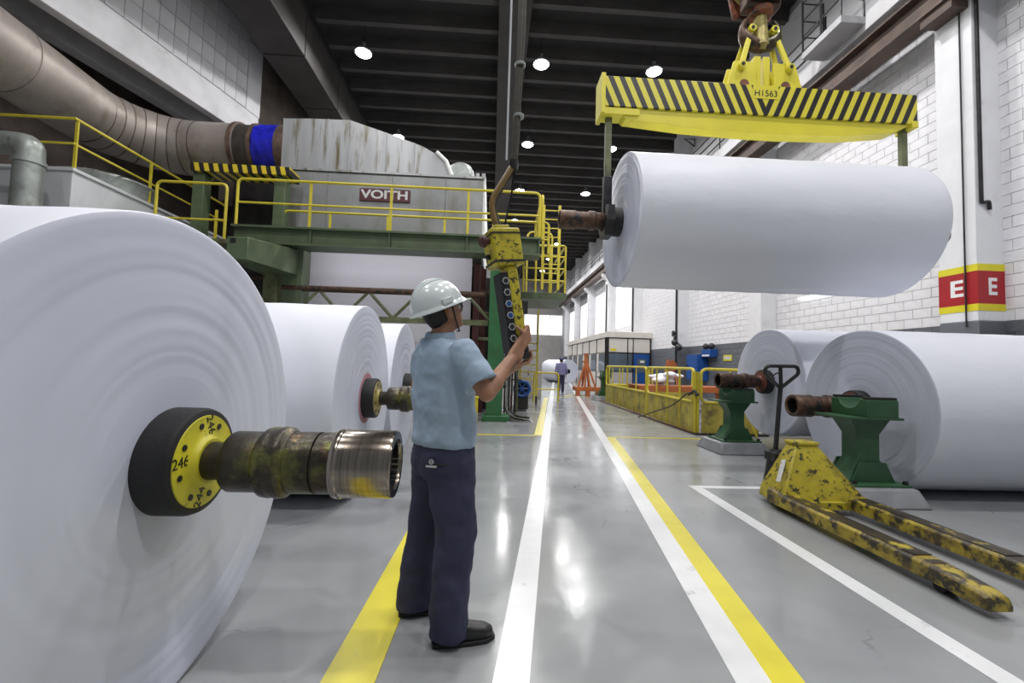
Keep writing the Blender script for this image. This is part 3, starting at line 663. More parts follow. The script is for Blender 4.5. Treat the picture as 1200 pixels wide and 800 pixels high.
for k, (x, y, h) in enumerate(((6.6, 10.6, .95),)):
    br = thing('drum', 'dull beige drum standing behind the yellow fence', 'drum', (x, y, 0))
    MB().lathe([(0, .29), (.02, .30), (h*.33, .30), (h*.35, .315), (h*.37, .30), (h*.66, .30), (h*.68, .315), (h*.70, .30), (h, .30), (h+.01, .28), (h-.02, .27)], axis='Z', n=28).build('shell', 'barrel', br)
    MB().lathe([(h-.02, .27), (h+.03, .24), (h+.05, .1)], axis='Z', n=28).build('lid', 'dark_steel', br)

# ------------------------------------------------------------------ right wall fittings
cb = thing('wall_cabinet', 'tall blue steel cabinet fixed to the grey dado', 'cabinet', (9.25, 18.8, .85))
MB().box(-.22, .27, -.52, .52, 0, 1.15).build('body', 'blue_paint', cb, bev=.01); MB().box(-.235, -.22, -.49, .49, .03, 1.12).build('door', 'blue_paint', cb, bev=.004)
MB().box(-.26, -.235, .35, .40, .5, .7).build('handle', 'dark_steel', cb)
cb = thing('emergency_light', 'small blue emergency light box with twin spotlights on wall', 'lamp', (9.35, 17.9, 1.88))
MB().box(-.15, .18, -.38, .38, 0, .33).build('body', 'blue_paint', cb, bev=.01)
MB().box(-.16, -.15, -.3, .3, .03, .1).build('label_plate', 'letter_white', cb)
for y in (-.25, .22): MB().lathe([(-.14, .05), (-.10, .10), (.02, .14), (.03, .12)], (-.02, y, .46), 'Y', n=16).build('spotlight', 'black_paint', cb); MB().cyl((-.02, y, .32), (-.02, y, .46), .02, n=6).build('spot_arm', 'dark_steel', cb)
sg = thing('wall_sign', 'small yellow notice sign on the grey dado', 'sign', (9.53, 16.75, 1.72))
MB().box(-.02, .0, -.3, .3, 0, .24).build('plate', 'band_yellow', sg); MB().box(-.023, -.02, -.24, .24, .06, .18).build('print', 'letter_pale', sg)
dl = thing('wall_spotlight', 'black twin floodlight bracket on column beside blue cabinet', 'lamp', (8.95, 20.1, 2.35))
for k, (y, z) in enumerate(((.0, .25), (-.45, .0))): MB().lathe([(-.12, .05), (0, .13), (.10, .17), (.11, .14)], (-.1, y, z), 'Y', n=16).build('flood_head', 'black_paint', dl)
MB().tube([(0, .1, .25), (0, -.3, .1), (0, -.45, 0)], .04, 6).build('bracket', 'dark_steel', dl)
ex = thing('hose_cart', 'orange hose trolley leaning at the column foot behind fence', 'trolley', (8.3, 19.3, 0))
for s in (-1, 1): MB().tube(fillet([(s*.22, -.4, .1), (s*.22, .1, 1.2), (s*.1, .1, 1.75)], .1), .05, 8).build('side_rail', 'orange', ex)
for z in (.5, .95, 1.4): MB().tube([(-.22, -.4+.5*(z-.1)/1.1, z), (.22, -.4+.5*(z-.1)/1.1, z)], .035, 8).build('rung', 'orange', ex)
MB().lathe([(-.1, .08), (-.09, .24), (-.05, .14), (.05, .14), (.09, .24), (.1, .08)], (0, .0, 1.45), 'Y', n=20).build('hose_reel', 'orange', ex)
for s in (-1, 1): MB().cyl((s*.25, -.35, .12), (s*.31, -.35, .12), .12, n=16).build('wheel', 'rubber', ex)
bl = thing('wall_bell', 'small black round bell on the column side', 'bell', (8.97, 20.45, 3.05)); MB().lathe([(0, .05), (.03, .16), (.10, .12), (.14, .03)], (-.14, 0, 0), 'X', n=16).build('gong', 'black_paint', bl); MB().box(-.06, .02, -.05, .05, -.35, -.14).build('striker_box', 'black_paint', bl)

# ------------------------------------------------------------------ office cabin
of = thing('office_cabin', 'cream panelled office cabin with blue door built against right wall', 'office', (6.85, 25.0, 0))
MB().box(0, 2.66, 0, .1, 0, 1.05).build('front_panel', 'office_grey', of, smooth=0)
MB().box(-.08, 2.68, -.12, 13.2, 3.08, 3.42).build('roof_fascia', 'office_wall', of, bev=.02, smooth=0)
MB().box(.06, 2.6, .1, 13.0, 0, 3.08).build('core', 'office_wall', of, smooth=0)
for x0, x1 in ((.08, 1.25), (1.28, 1.55), (1.60, 2.58)): MB().box(x0, x1, -.01, .12, 2.22, 3.02).build('upper_panel', 'office_wall', of, smooth=0)
MB().box(.12, 1.22, -.02, .12, 1.07, 2.14).build('front_pane', 'glass_dark', of, smooth=0)
MB().box(1.29, 1.52, -.015, .12, 1.07, 2.14).build('front_pane', 'glass_dark', of, smooth=0)
for x in (0, .06, 1.22, 1.55, 2.58): MB().box(x, x+.055, -.03, .12, 0, 3.08).build('mullion', 'dark_steel', of, smooth=0)
for z in (1.05, 2.14, 3.02): MB().box(0, 2.62, -.028, .12, z, z+.05).build('transom', 'dark_steel', of, smooth=0)
dd = MB().box(1.62, 2.56, -.03, .12, .02, 2.14).build('door', 'blue_paint', of, bev=.006); MB().box(1.82, 2.34, -.045, -.02, 1.05, 1.85).build('door_pane', 'glass_dark', dd); MB().box(2.0, 2.25, -.05, -.045, 1.62, 1.75).build('notice', 'letter_white', dd); MB().box(1.68, 1.74, -.08, -.03, 1.0, 1.2).build('handle', 'dark_steel', dd)
for k in range(6):
    y = .3 + k*2.1
    MB().box(-.02, .1, y, y+2.0, 2.2, 3.02).build('side_panel', 'office_wall', of, smooth=0); MB().box(-.02, .1, y, y+2.0, 0, 1.0).build('side_panel', 'office_wall', of, smooth=0)
    MB().box(-.03, .1, y+.1, y+1.5, 1.05, 2.12).build('side_pane', 'glass_dark', of, smooth=0); MB().box(-.035, .1, y+1.52, y+2.0, 1.0, 2.15).build('side_panel', 'office_wall', of, smooth=0)
    MB().box(-.05, .1, y-.06, y, 0, 3.08).build('mullion', 'dark_steel', of, smooth=0)
gs = MB().box(.2, .55, -.03, -.012, 2.28, 2.42).build('exit_sticker', 'band_yellow', of)

# ------------------------------------------------------------------ orange A-frame trolley
at = thing('a_frame_trolley', 'orange steel trolley with upright A-frame mast in the far aisle', 'trolley', (4.35, 19.3, 0))
MB().box(-.55, 1.2, -.45, .35, .22, .40).build('deck', 'orange', at, bev=.01)
for x, y in ((-.45, -.4), (.0, -.4), (.45, -.4), (1.1, .2)): MB().box(x-.09, x+.09, y-.08, y+.08, 0, .22).build('foot', 'orange', at)
for x, y in ((-.42, -.35), (-.12, -.35), (.10, -.35), (.35, -.35), (-.1, .3), (.2, .3)): MB().tube([(x, y, .40), (-.02+x*.12, y*.2, 1.5), (-.02+x*.10, 0, 1.85)], .045, 8).build('mast_leg', 'orange', at)
MB().box(-.16, .10, -.12, .12, 1.5, 1.56).build('mast_collar', 'orange', at); MB().box(-.10, .06, -.08, .08, 1.83, 1.92).build('mast_cap', 'orange', at)

# ------------------------------------------------------------------ machine: platform, columns, railings
pf = thing('machine_platform', 'green steel platform spanning the front of the paper machine', 'platform', (-2.45, 10.0, 0))
MB().box(-3.55, 3.52, 0, .03, 3.96, 4.32).build('front_web', 'green_paint', pf, smooth=0)
MB().box(-3.57, 3.54, -.10, .42, 3.92, 3.965).build('bottom_flange', 'green_paint', pf, smooth=0)
MB().box(-3.57, 3.54, -.12, 2.0, 4.30, 4.345).build('deck', 'green_paint', pf, smooth=0)
MB().box(-6.5, -3.6, -.1, 1.9, 3.90, 3.995).build('side_deck', 'olive_paint', pf, smooth=0)
for x in (-1.8, 0.0, 1.8, 2.9, 3.5): MB().box(x-.012, x+.012, -.10, .02, 3.96, 4.31).build('stiffener', 'green_paint', pf, smooth=0)
MB().box(2.37, 2.74, .05, .40, .12, 3.93).build('column', 'bright_green', pf, bev=.008)
MB().box(2.28, 2.92, -.05, .5, 0, .13).build('column_foot', 'bright_green', pf, bev=.01)
MB().box(-2.55, -2.1, .3, .7, 0, 3.93).build('column', 'green_paint', pf, bev=.01)
MB().box(-2.95, -2.62, .2, .35, 0, 3.93).build('column', 'olive_paint', pf, bev=.01)
MB().loft([[V(-2.75, -1.55, 3.22), V(-2.35, -1.55, 3.22), V(-2.35, -1.55, 3.66), V(-2.75, -1.55, 3.66)], [V(-3.1, .4, 3.3), V(-2.2, .4, 3.3), V(-2.2, .4, 3.92), V(-3.1, .4, 3.92)]]).build('cantilever_box', 'green_paint', pf, bev=.012)
MB().box(-2.68, -2.58, -1.56, -1.5, 3.54, 3.63).build('slot', 'letter_black', pf)
def railing(name, label, loc, pts, hts, posts, end_round=True, parent=None, ph=1.08):
    t = thing(name, label, 'railing', loc)
    for h in hts:
        pp = [V(*p[:2], p[2]+h) for p in pts]
        if h == max(hts) and end_round: pp = fillet([V(*pts[0])] + pp + [V(*pts[-1])], .14)
        MB().tube(pp, .033 if h == max(hts) else .026, 8).build('top_rail' if h == max(hts) else 'mid_rail', 'yellow_paint', t)
    for p in posts: MB().box(p[0]-.03, p[0]+.03, p[1]-.015, p[1]+.015, p[2], p[2]+ph-.02).build('post', 'yellow_paint', t)
    return t
railing('platform_railing', 'long yellow guard railing along the front of the green platform', (-2.45, 9.95, 4.33), [(-3.5, 0, 0), (3.5, 0, 0)], (.55, 1.10), [(-1.85, 0, 0), (.0, 0, 0), (1.8, 0, 0)])
railing('platform_railing', 'shorter yellow railing behind the front guard before the hood', (-2.45, 11.3, 4.33), [(-3.1, 0, 0), (3.9, 0, 0)], (.38, .85), [(-1.9, 0, 0), (-.4, 0, 0), (1.1, 0, 0), (2.4, 0, 0)], ph=.85)
railing('gate_railing', 'yellow round-cornered gate frame beside the platform end', (-7.0, 10.0, 4.0), [(-.78, 0, 0), (.78, 0, 0)], (.45, 1.30), [(.0, .9, .1)], ph=.9)
gl = railing('gallery_railing', 'yellow handrail running along the top of pale equipment housing', (-9.1, 9.4, 5.24), [(-4.5, 0, 0), (0, 0, 0), (.03, 5.2, 0)], (.55, 1.10), [(-1.6, 0, 0), (.0, .05, 0), (.05, 2.0, 0), (.1, 4.1, 0)], end_round=False)
railing('side_railing', 'short yellow railing at the right end of the platform', (1.12, 10.0, 4.33), [(0, 0, 0), (.05, 2.1, 0)], (.55, 1.10), [(.02, 1.0, 0)])

# right end ladder tower
ld_ = thing('access_tower', 'yellow caged ladder and landing at machine right side', 'ladder', (1.55, 12.6, 0))
for x in (-.22, .22): MB().box(x-.035, x+.035, -1.1, -1.05, 3.4, 5.75).build('stringer', 'yellow_paint', ld_)
for k in range(9): MB().cyl((-.22, -1.08, 3.6+k*.25), (.22, -1.08, 3.6+k*.25), .016, n=6).build('rung', 'yellow_paint', ld_)
MB().box(-.75, .55, -.6, 1.6, 3.22, 3.40).build('landing', 'green_paint', ld_, bev=.01)
for x in (-.7, -.35, .05, .5):
    MB().cyl((x, -.55, 3.4), (x, -.55, 4.75), .028, n=8).build('post', 'yellow_paint', ld_)
for z in (3.75, 4.1, 4.45): MB().tube([(-.7, -.55, z), (.5, -.55, z), (.5, 1.5, z)], .024, 8).build('guard_rail', 'yellow_paint', ld_)
MB().tube(fillet([(-.7, -.55, 4.75), (.5, -.55, 4.78), (.5, 1.5, 4.78)], .15), .03, 8).build('guard_rail', 'yellow_paint', ld_)
MB().tube(fillet([(-.5, .9, 3.4), (-.5, .9, 5.6), (.3, .9, 5.6), (.3, .9, 3.4)], .2), .03, 8).build('cage_hoop', 'yellow_paint', ld_)
l2 = thing('step_ladder', 'yellow fixed step ladder with dark feet on aisle floor', 'ladder', (1.35, 14.5, 0))
for x in (-.35, .22): MB().box(x-.03, x+.03, -.06, .0, .28, 3.2 if x > 0 else 1.9).build('stringer', 'yellow_paint', l2); MB().box(x-.03, x+.03, -.06, 0, 0, .28).build('foot', 'dark_steel', l2)
for k in range(8): MB().box(-.35, .22, -.05, -.01, .35+k*.24, .39+k*.24).build('rung', 'yellow_paint', l2)
railing('step_railing', 'low yellow hoop barrier beside the step ladder', (2.05, 15.6, 0), [(-.45, 0, 0), (.45, 0, 0)], (.45, 1.05), [])

# hood, transition, duct
hd = thing('dryer_hood', 'grey stained metal dryer hood with dark red name sign', 'machine hood', (-3.15, 12.0, 4.347))
MB().box(-2.92, 2.78, .0, 6.0, 0, 2.24).build('body', 'hood_low', hd, bev=.02, smooth=0)
for x0, x1 in ((-2.92, -1.6), (-1.58, .2), (.22, 1.7), (1.72, 2.78)): MB().box(x0, x1, -.02, .0, .05, 2.2).build('panel', 'hood_low', hd, bev=.005, smooth=0)
MB().box(2.78, 2.84, -.04, 6.0, -.05, 2.3).build('edge_strip', 'paint_dim_white', hd)
MB().box(-2.95, 2.82, -.05, 6.0, 2.24, 2.30).build('top_flange', 'hood_metal', hd, smooth=0)
for x in (2.55, 2.72): MB().box(x, x+.1, .0, .1, 2.3, 2.42).build('lifting_lug', 'hood_metal', hd)
sn = MB().box(-.68, .72, -.06, -.02, 1.45, 1.80).build('name_sign', 'sign_red', hd)
text('sign_lettering', 'VOITH', .33, 'letter_pale', hd, frame((1, 0, 0), (0, 0, 1), (0, -1, 0), (.02, -.062, 1.625)), .002, sx=1.32, bold=.01)
tr = thing('transition_duct', 'stained grey tapering sheet metal duct sitting on the hood', 'duct', (-3.15, 12.4, 6.65))
secs = []
for x, zt in ((-2.93, 1.46), (-2.2, 1.50), (-1.1, 1.52), (.1, 1.16), (1.0, .86), (1.45, .62), (1.72, .36), (1.84, .02)):
    secs.append([V(x, -.3, 0), V(x, -.3, zt), V(x, 1.6, zt), V(x, 1.6, 0)])
MB().loft(secs).build('shell', 'hood_metal', tr, smooth=0)
for x, zt in ((-2.93, 1.46), (-1.7, 1.51), (-1.1, 1.52), (-.05, 1.2), (.75, .95)): MB().box(x-.012, x+.012, -.325, -.29, 0, zt).build('seam', 'hood_metal', tr)
MB().lathe([(-.28, .02), (-.27, .30), (-.1, .42), (.9, .44)], (2.05, .3, .28), 'Y', n=28).build('end_cap', 'galv_pipe', tr)
MB().tube([(1.4, -.33, .70), (1.68, -.33, .45), (1.86, -.33, .04)], .06, 8).build('edge_seal', 'letter_white', tr)
du = thing('exhaust_duct', 'fat rust-stained round exhaust duct curving in above the gallery', 'duct', (-10.5, 12.85, 7.42))
rz_ = lambda y: max(0., -(y+1.75))*.055
for ya, yb_, r in ((-16, -6.2, .80), (-6.2, -3.6, .785), (-3.6, -1.75, .775)): MB().tube([V(0, ya, rz_(ya)), V(0, yb_, rz_(yb_))], r, 40, cap=False).build('straight_length', 'duct_metal', du)
el = [V(1.75-1.75*cos(pi/2*k/7), -1.75+1.75*sin(pi/2*k/7), 0) for k in range(8)]
for k in range(7): MB().tube([el[k], el[k+1]], .765+.004*(k % 2), 40, cap=False).build('elbow_gore', 'duct_metal', du)
for k in range(0, 8): MB().tube([el[k]-(el[k]-el[max(k-1, 0)] if k else V(0, 1, 0)).normalized()*.012, el[k]+(el[k+1]-el[k] if k < 7 else V(1, 0, 0)).normalized()*.012], .776, 40).build('gore_seam', 'rust_band', du)
MB().tube([el[7], V(3.0, 0, 0)], .77, 40, cap=False).build('straight_length', 'duct_metal', du)
for y in (-3.6, -6.2): MB().tube([V(0, y-.02, rz_(y)), V(0, y+.02, rz_(y))], .80, 40).build('flange_ring', 'duct_metal', du)
for x0, x1, r, m in ((2.86, 2.96, .82, 'rust_band'), (2.96, 3.5, .75, 'rust_dark'), (3.40, 3.50, .80, 'rust_band'), (3.52, 4.14, .77, 'blue_wrap'), (4.14, 4.41, .79, 'rust_band')):
    if m == 'blue_wrap':
        rings = []
        for k in range(9):
            u = k/8; rings.append([V(x0+(x1-x0)*u, (r+.02*sin(j*1.9+k)+.015*sin(j*.8-k*2))*cos(2*pi*j/44), (r+.02*sin(j*1.9+k))*sin(2*pi*j/44)) for j in range(44)])
        MB().loft(rings).build('flexible_sleeve', m, du)
    else: MB().tube([V(x0, 0, 0), V(x1, 0, 0)], r, 40).build('clamp_ring', m, du)
hb = thing('hazard_beam', 'yellow and black striped beam on green posts beneath the duct', 'beam', (-6.65, 11.2, 6.05))
MB().box(-1.22, 1.28, -.1, .5, 0, .22).build('beam', 'hazard_stripes', hb, bev=.01)
for x, w in ((-1.05, .28), (1.0, .28)): MB().box(x-w/2, x+w/2, 0, .3, -1.95, 0).build('post', 'green_paint', hb, bev=.008)

# gallery housing, fan cover and pipe at far left
gh = thing('equipment_housing', 'pale grey painted equipment housing under the gallery railing', 'housing', (-9.02, 9.35, 0))
MB().box(-4.6, 0, 0, 5.5, .0, 5.22).build('body', 'cabinet_white', gh, bev=.02, smooth=0)
MB().box(-4.6, .04, -.04, 5.55, 5.16, 5.235).build('rim', 'cabinet_white', gh, bev=.01, smooth=0)
fn = thing('fan_cover', 'round dark grille fan cover on the pale housing', 'fan', (-10.05, 11.3, 5.24))
MB().lathe([(0, 1.0), (.30, 1.02), (.36, 1.05), (.42, 1.02), (.44, .90)], axis='Z', n=44, cap=True).build('rim', 'galv_pipe', fn)
MB().lathe([(.42, .9), (.52, .60), (.56, .2), (.58, .04)], axis='Z', n=44).build('dome', 'dark_steel', fn)
for k in range(10):
    a = 2*pi*k/10; MB().tube([(1.0*cos(a), 1.0*sin(a), .42), (.5*cos(a), .5*sin(a), .58), (.1*cos(a), .1*sin(a), .62)], .02, 6).build('guard_rib', 'galv_pipe', fn)
pp_ = thing('vent_pipe', 'thick grey galvanised pipe with elbow at gallery front', 'pipe', (-9.12, 8.6, 0))
MB().lathe([(.0, .24), (4.95, .22), (4.95, .245), (5.02, .245), (5.02, .22), (5.12, .22)], axis='Z', n=24).build('riser', 'galv_pipe', pp_)
MB().tube(fillet([(0, 0, 5.1), (0, 0, 5.32), (-.3, 0, 5.36), (-3, 0, 5.36)], .2), .215, 24).build('elbow', 'galv_pipe', pp_)

# web, truss, machine interior
wb = tag(MB().box(-5.12, -.62, 12.05, 12.08, .2, 4.30).build('paper_web', 'web_paper', smooth=0), 'wide flat sheet of pale paper running down inside the machine', 'paper web')
ml = thing('web_fill_light', 'long added fill light hidden under the green platform to brighten the web', 'lamp', (-2.9, 10.78, 4.19))  # added fill tube, unseen behind the flange, brightens the web
MB().box(-2.1, 2.1, -.06, .06, .03, .11).build('housing', 'white_paint', ml)
MB().cyl((-2.05, 0, .0), (2.05, 0, .0), .028, n=10).build('tube', 'web_fill_glow', ml)
ts = thing('spreader_truss', 'rusty tube truss spanning the machine in front of the web', 'truss', (-2.55, 10.35, 2.3))
MB().cyl((-2.45, 0, .70), (2.35, 0, .70), .075, n=14).build('top_tube', 'rusty_steel', ts); MB().box(-2.45, 2.45, -.05, .05, -.05, .08).build('bottom_chord', 'olive_paint', ts)
for k in range(4):
    x = -2.2+k*1.18
    MB().tube([(x, 0, .05), (x+.59, 0, .68)], .038, 8).build('diagonal', 'olive_paint', ts); MB().tube([(x+.59, 0, .68), (x+1.18, 0, .05)], .038, 8).build('diagonal', 'olive_paint', ts)
mf = thing('drive_gearbox', 'dark red and black machine side frame behind green column', 'machine', (-.3, 11.3, 0))
for x, y in ((-.14, .0), (.02, .5), (.35, 1.2)): MB().box(x-.08, x+.08, y-.08, y+.08, 0, 3.95).build('upright', 'machine_red', mf, bev=.006)
for z in (.7, 1.35, 2.0, 2.7, 3.3): MB().cyl((-.2, .1, z), (.75, .9, z), .045, n=8).build('pipe_run', 'olive_paint' if z < 2.5 else 'rusty_steel', mf)
MB().box(-.3, .5, 1.4, 4.5, 0, 3.9).build('gear_housing', 'machine_dark', mf, bev=.02)
for k, (x, y, z) in enumerate(((.55, .9, 1.55), (.6, .95, 2.2), (.58, .9, 1.1), (.75, 1.0, 1.8))): MB().lathe([(-.1, .05), (-.08, .13), (.06, .13), (.09, .05)], (x, y, z), 'Y', n=14).build('valve', 'galv_pipe' if k % 2 else 'blue_paint', mf); MB().cyl((x, y, z-.4), (x, y, z+.5), .02, n=6).build('impulse_line', 'dark_steel', mf)
mfl = thing('drive_gearbox', 'dark machine side frame at left beneath the platform', 'machine', (-6.2, 12.2, 0))
MB().box(-.7, 1.0, 0, 4, 0, 4.2).build('gear_housing', 'machine_dark', mfl, bev=.02)
for z in (1.0, 2.2, 2.9, 3.5): MB().cyl((-.7, -.2, z), (.9, -.2, z), .05, n=8).build('pipe_run', 'rusty_steel', mfl)
for x in (.2, .45, .8): MB().box(x-.06, x+.06, -.35, -.23, 0, 4.2).build('upright', 'olive_paint', mfl)
struct(MB().box(-5.4, -.3, 13.0, 13.2, 0, 4.3).build('trim_4', 'machine_dark', smooth=0), 'dark panel behind the web with the interior shade put into its colour')  # dark colour stands in for the shade inside the machine
struct(MB().box(-9.0, -6.1, 14.8, 15.0, 0, 8).build('trim_5', 'machine_dark', smooth=0), 'dark panel beside the hood with the recess shade put into its colour')  # flat sheet, its dark colour stands in for a shaded recess
mm_ = thing('paper_machine', 'dark length of paper machine receding behind the hood', 'machine', (-3.0, 19, 0))
MB().box(-3.5, 3.2, 0, 26, 0, 6.3).build('casing', 'hood_low', mm_, bev=.05, smooth=0)
for k in range(5): MB().box(3.2, 3.55, .4+k*5.0, 4.6+k*5.0, .3, 3.1).build('access_panel', 'hood_metal', mm_, bev=.02)
pk_ = thing('pipe_rack', 'tangle of thin pipes and valves beside the bright green column', 'pipe rack', (.55, 12.0, 0))
rp_ = random.Random(21)
for k in range(8):
    x = -.28+.07*k; MB().tube(fillet([(x, rp_.uniform(-.3, .3), 0), (x, .0, rp_.uniform(1.6, 2.4)), (x+rp_.uniform(-.15, .15), .1, 3.9)], .1), rp_.uniform(.016, .035), 8).build('riser_pipe', rp_.choice(('dark_steel', 'olive_paint', 'rusty_steel', 'galv_pipe', 'machine_red')), pk_)
for k in range(6):
    z = .9+.38*k; MB().cyl((-.35, -.1+.05*k, z), (.32, -.1+.04*k, z+rp_.uniform(-.05, .05)), .022, n=8).build('cross_pipe', rp_.choice(('olive_paint', 'rusty_steel', 'machine_red')), pk_)
for k in range(6):
    z = 1.1+.4*k; x = rp_.uniform(-.2, .3); MB().lathe([(-.1, .03), (-.08, .09), (.04, .09), (.07, .03)], (x, -.25, z), 'Y', n=12).build('gauge', rp_.choice(('galv_pipe', 'blue_paint', 'hub_brass')), pk_)
for z in (1.5, 2.75): MB().box(.05, .42, -.35, -.12, z, z+.34).build('junction_box', 'office_grey' if z < 2 else 'machine_dark', pk_, bev=.01)
ks = thing('control_cabinet', 'grey control cabinet standing beyond the step ladder', 'cabinet', (1.55, 17.3, 0))
MB().box(-.5, .5, -.3, .3, 0, 1.9).build('body', 'office_grey', ks, bev=.01); MB().box(-.46, -.02, -.32, -.3, .1, 1.82).build('door', 'office_grey', ks, bev=.004); MB().box(.02, .46, -.32, -.3, .1, 1.82).build('door', 'office_grey', ks, bev=.004); MB().box(-.06, -.03, -.35, -.32, .9, 1.1).build('handle', 'dark_steel', ks)
bw_ = thing('valve_wheel', 'blue handwheel low on the machine by the step ladder', 'valve', (.95, 12.7, .62))
wp = [V(.22*cos(2*pi*k/24), 0, .22*sin(2*pi*k/24)) for k in range(24)]
MB().tube(wp, .05, 8, closed=True).build('rim', 'blue_paint', bw_)
for k in range(3): a = pi*k/3; MB().cyl((.25*cos(a), 0, .25*sin(a)), (-.25*cos(a), 0, -.25*sin(a)), .025, n=6).build('spoke', 'blue_paint', bw_)
MB().box(-.2, .2, .06, .5, -.62, .2).build('valve_body', 'machine_dark', bw_, bev=.03)
for k, (a, b_) in enumerate((((.45, 10.5), (.98, 10.5)), ((.5, 12.7), (1.1, 12.7)))):
    h_ = thing('floor_hatch', ['dark floor hatch plate nearest the green column foot', 'dark floor hatch plate beyond the first by machine side'][k], 'hatch', ((a[0]+b_[0])/2, a[1], 0))
    MB().box(-.30, .30, -.68, .68, 0, .012).build('frame', 'concrete', h_); MB().box(-.27, .27, -.64, .64, .012, .018).build('grating', 'machine_dark', h_)
for k in range(2): tag(MB().tube(fillet([(.36+k*.1, 10.7+k*.3, 1.6), (.38+k*.1, 10.6+k*.3, .2), (.55+k*.1, 10.35+k*.4, .05), (.9+k*.1, 10.1+k*.5, .03)], .15), .022, 6).build('floor_hose', 'hose'), ['thin dark hose curling down beside the green column', 'second dark hose running down behind the first to hatch'][k], 'hose')
yb = thing('guard_box', 'small yellow guard box at the foot of green column', 'guard', (-.38, 9.75, 0))
MB().box(-.16, .12, -.12, .12, 0, .55).build('body', 'yellow_paint', yb, bev=.02); MB().box(-.18, .14, -.14, .14, .55, .59).build('lid', 'yellow_paint', yb, bev=.01)

# ------------------------------------------------------------------ crane pendant control
pr = Matrix.Translation((.140, 2.32, 1.43)) @ Matrix.Rotation(radians(-9.5), 4, 'Y') @ Matrix.Rotation(radians(22), 4, 'Z')
pc = thing('pendant_control', 'scratched yellow crane pendant with black button strip held by worker', 'pendant control'); pc.matrix_world = pr
MB().box(-.018, .048, -.05, .05, 0, .46).build('grip_body', 'pendant_yellow', pc, bev=.01)
MB().box(-.062, -.014, -.054, .05, -.01, .425).build('button_strip', 'rubber', pc, bev=.006)
MB().box(-.03, .05, -.052, .052, -.05, .02).build('bottom_cap', 'rubber', pc, bev=.008)
for k in range(6):
    z = .375 - k*.062
    hx = [V(-.038+.018*cos(pi/3*j), -.060, z+.018*sin(pi/3*j)) for j in range(6)]
    MB().tube(hx, .0028, 6, closed=True).build('button_guard', 'letter_pale', pc)
    MB().cyl((-.038, -.052, z), (-.038, -.064, z), .012, n=12).build('button', 'blue_paint' if 2 <= k <= 3 else 'black_paint', pc)
hb_ = MB().box(-.085, .085, -.07, .07, .46, .665).build('head_box', 'pendant_yellow', pc, bev=.012)
MB().box(-.088, .088, -.073, .073, .475, .487).build('box_seam', 'black_paint', pc); MB().box(-.088, .088, -.073, .073, .63, .638).build('box_seam', 'black_paint', pc)
MB().lathe([(0, .016), (-.022, .016), (-.025, .032), (-.045, .032), (-.055, .022)], (-.085, -.02, .60), 'X', n=20).build('stop_button', 'machine_red', pc)
MB().lathe([(0, .014), (-.02, .014), (-.025, .008)], (-.085, .0, .52), 'X', n=16).build('key_switch', 'dark_steel', pc)
MB().box(-.05, .04, -.04, .04, .66, .69).build('gland_block', 'pendant_yellow', pc, bev=.008)
hz = pr @ V(-.02, 0, .68)
ph_ = thing('pendant_cable', 'thick sheathed cable and thin wire hanging to the crane pendant', 'cable', (.10, 2.32, 2.1))
of_ = V(.10, 2.32, 2.1)
loop_pts = fillet([hz, V(-.035, 2.31, 2.24), V(.035, 2.31, 2.36), V(.09, 2.33, 2.47)], .1, 8)
MB().tube(loop_pts, .017, 10).build('flex_conduit', 'hose_brown', ph_, off=of_)
MB().tube([q+V(.016, .02, .005) for q in loop_pts], .012, 8).build('flex_conduit', 'hose', ph_, off=of_)
MB().tube([V(.09, 2.33, 2.46), V(.10, 2.33, 2.6), V(.112, 2.34, 3.2), V(.112, 2.34, 12.7)], .021, 10).build('cable', 'hose', ph_, off=of_)
MB().tube([V(.100, 2.32, 2.5), V(.128, 2.33, 3.2), V(.128, 2.33, 12.7)], .010, 6).build('cable', 'hose', ph_, off=of_)
MB().lathe([(-.02, .026), (.03, .026)], (.09, 2.33, 2.46), 'Z', n=14).build('ferrule', 'dark_steel', ph_, off=of_)
MB().tube([pr @ V(.03, .02, .68), V(.085, 2.34, 2.3), V(.10, 2.34, 2.48)], .006, 6).build('strain_wire', 'dark_steel', ph_, off=of_)
for z in (2.75, 3.05): MB().lathe([(-.008, .030), (.008, .030)], (.112, 2.335, z), 'Z', n=12).build('cable_tie', 'galv_pipe', ph_, off=of_)
tag(MB().tube([(.06, 2.75, 2.7), (.06, 2.75, 12.7)], .008, 6).build('hanging_wire', 'letter_pale'), 'thin pale wire hanging behind the pendant cable', 'wire')

# ------------------------------------------------------------------ people
def limb(mb, pts, rad, n=14):
    pts = [Vector(p) for p in pts]
    for a, b, ra, rb in zip(pts[:-1], pts[1:], rad[:-1], rad[1:]): mb.tube([a, b], [ra, rb], n)
    for p, r in zip(pts, rad): mb.ball(p, r, n, 8)
def ell(c, F, R, hw, hd, n=24, p=2.3):
    out = []
    for k in range(n):
        a = 2*pi*k/n; ca, sa = cos(a), sin(a)
        out.append(c + R*(hw*math.copysign(abs(ca)**(2/p), ca)) + F*(hd*math.copysign(abs(sa)**(2/p), sa)))
    return out
F_ = V(.80, .60, 0); R_ = V(.60, -.80, 0); U_ = V(0, 0, 1)
wo = V(-.23, 2.27, 0)
wk_ = thing('person', 'worker in white hard hat, pale blue shirt and navy trousers holding the pendant', 'person', wo)
def L_(*a): return V(*a) - wo
shR, elR, wrR = L_(-.135, 2.115, 1.405), L_(-.015, 2.06, 1.212), L_(.105, 2.215, 1.385)
shL, elL, wrL = L_(-.34, 2.42, 1.41), L_(-.13, 2.53, 1.19), L_(.085, 2.43, 1.30)
hc = L_(-.265, 2.265, 1.625)                                        # head centre
HF = (F_*.97 + V(.05, 0, 0) + U_*.46).normalized(); HR = HF.cross(U_).normalized(); HU = HR.cross(HF).normalized()
def H(f, r, u): return hc + HF*f + HR*r + HU*u
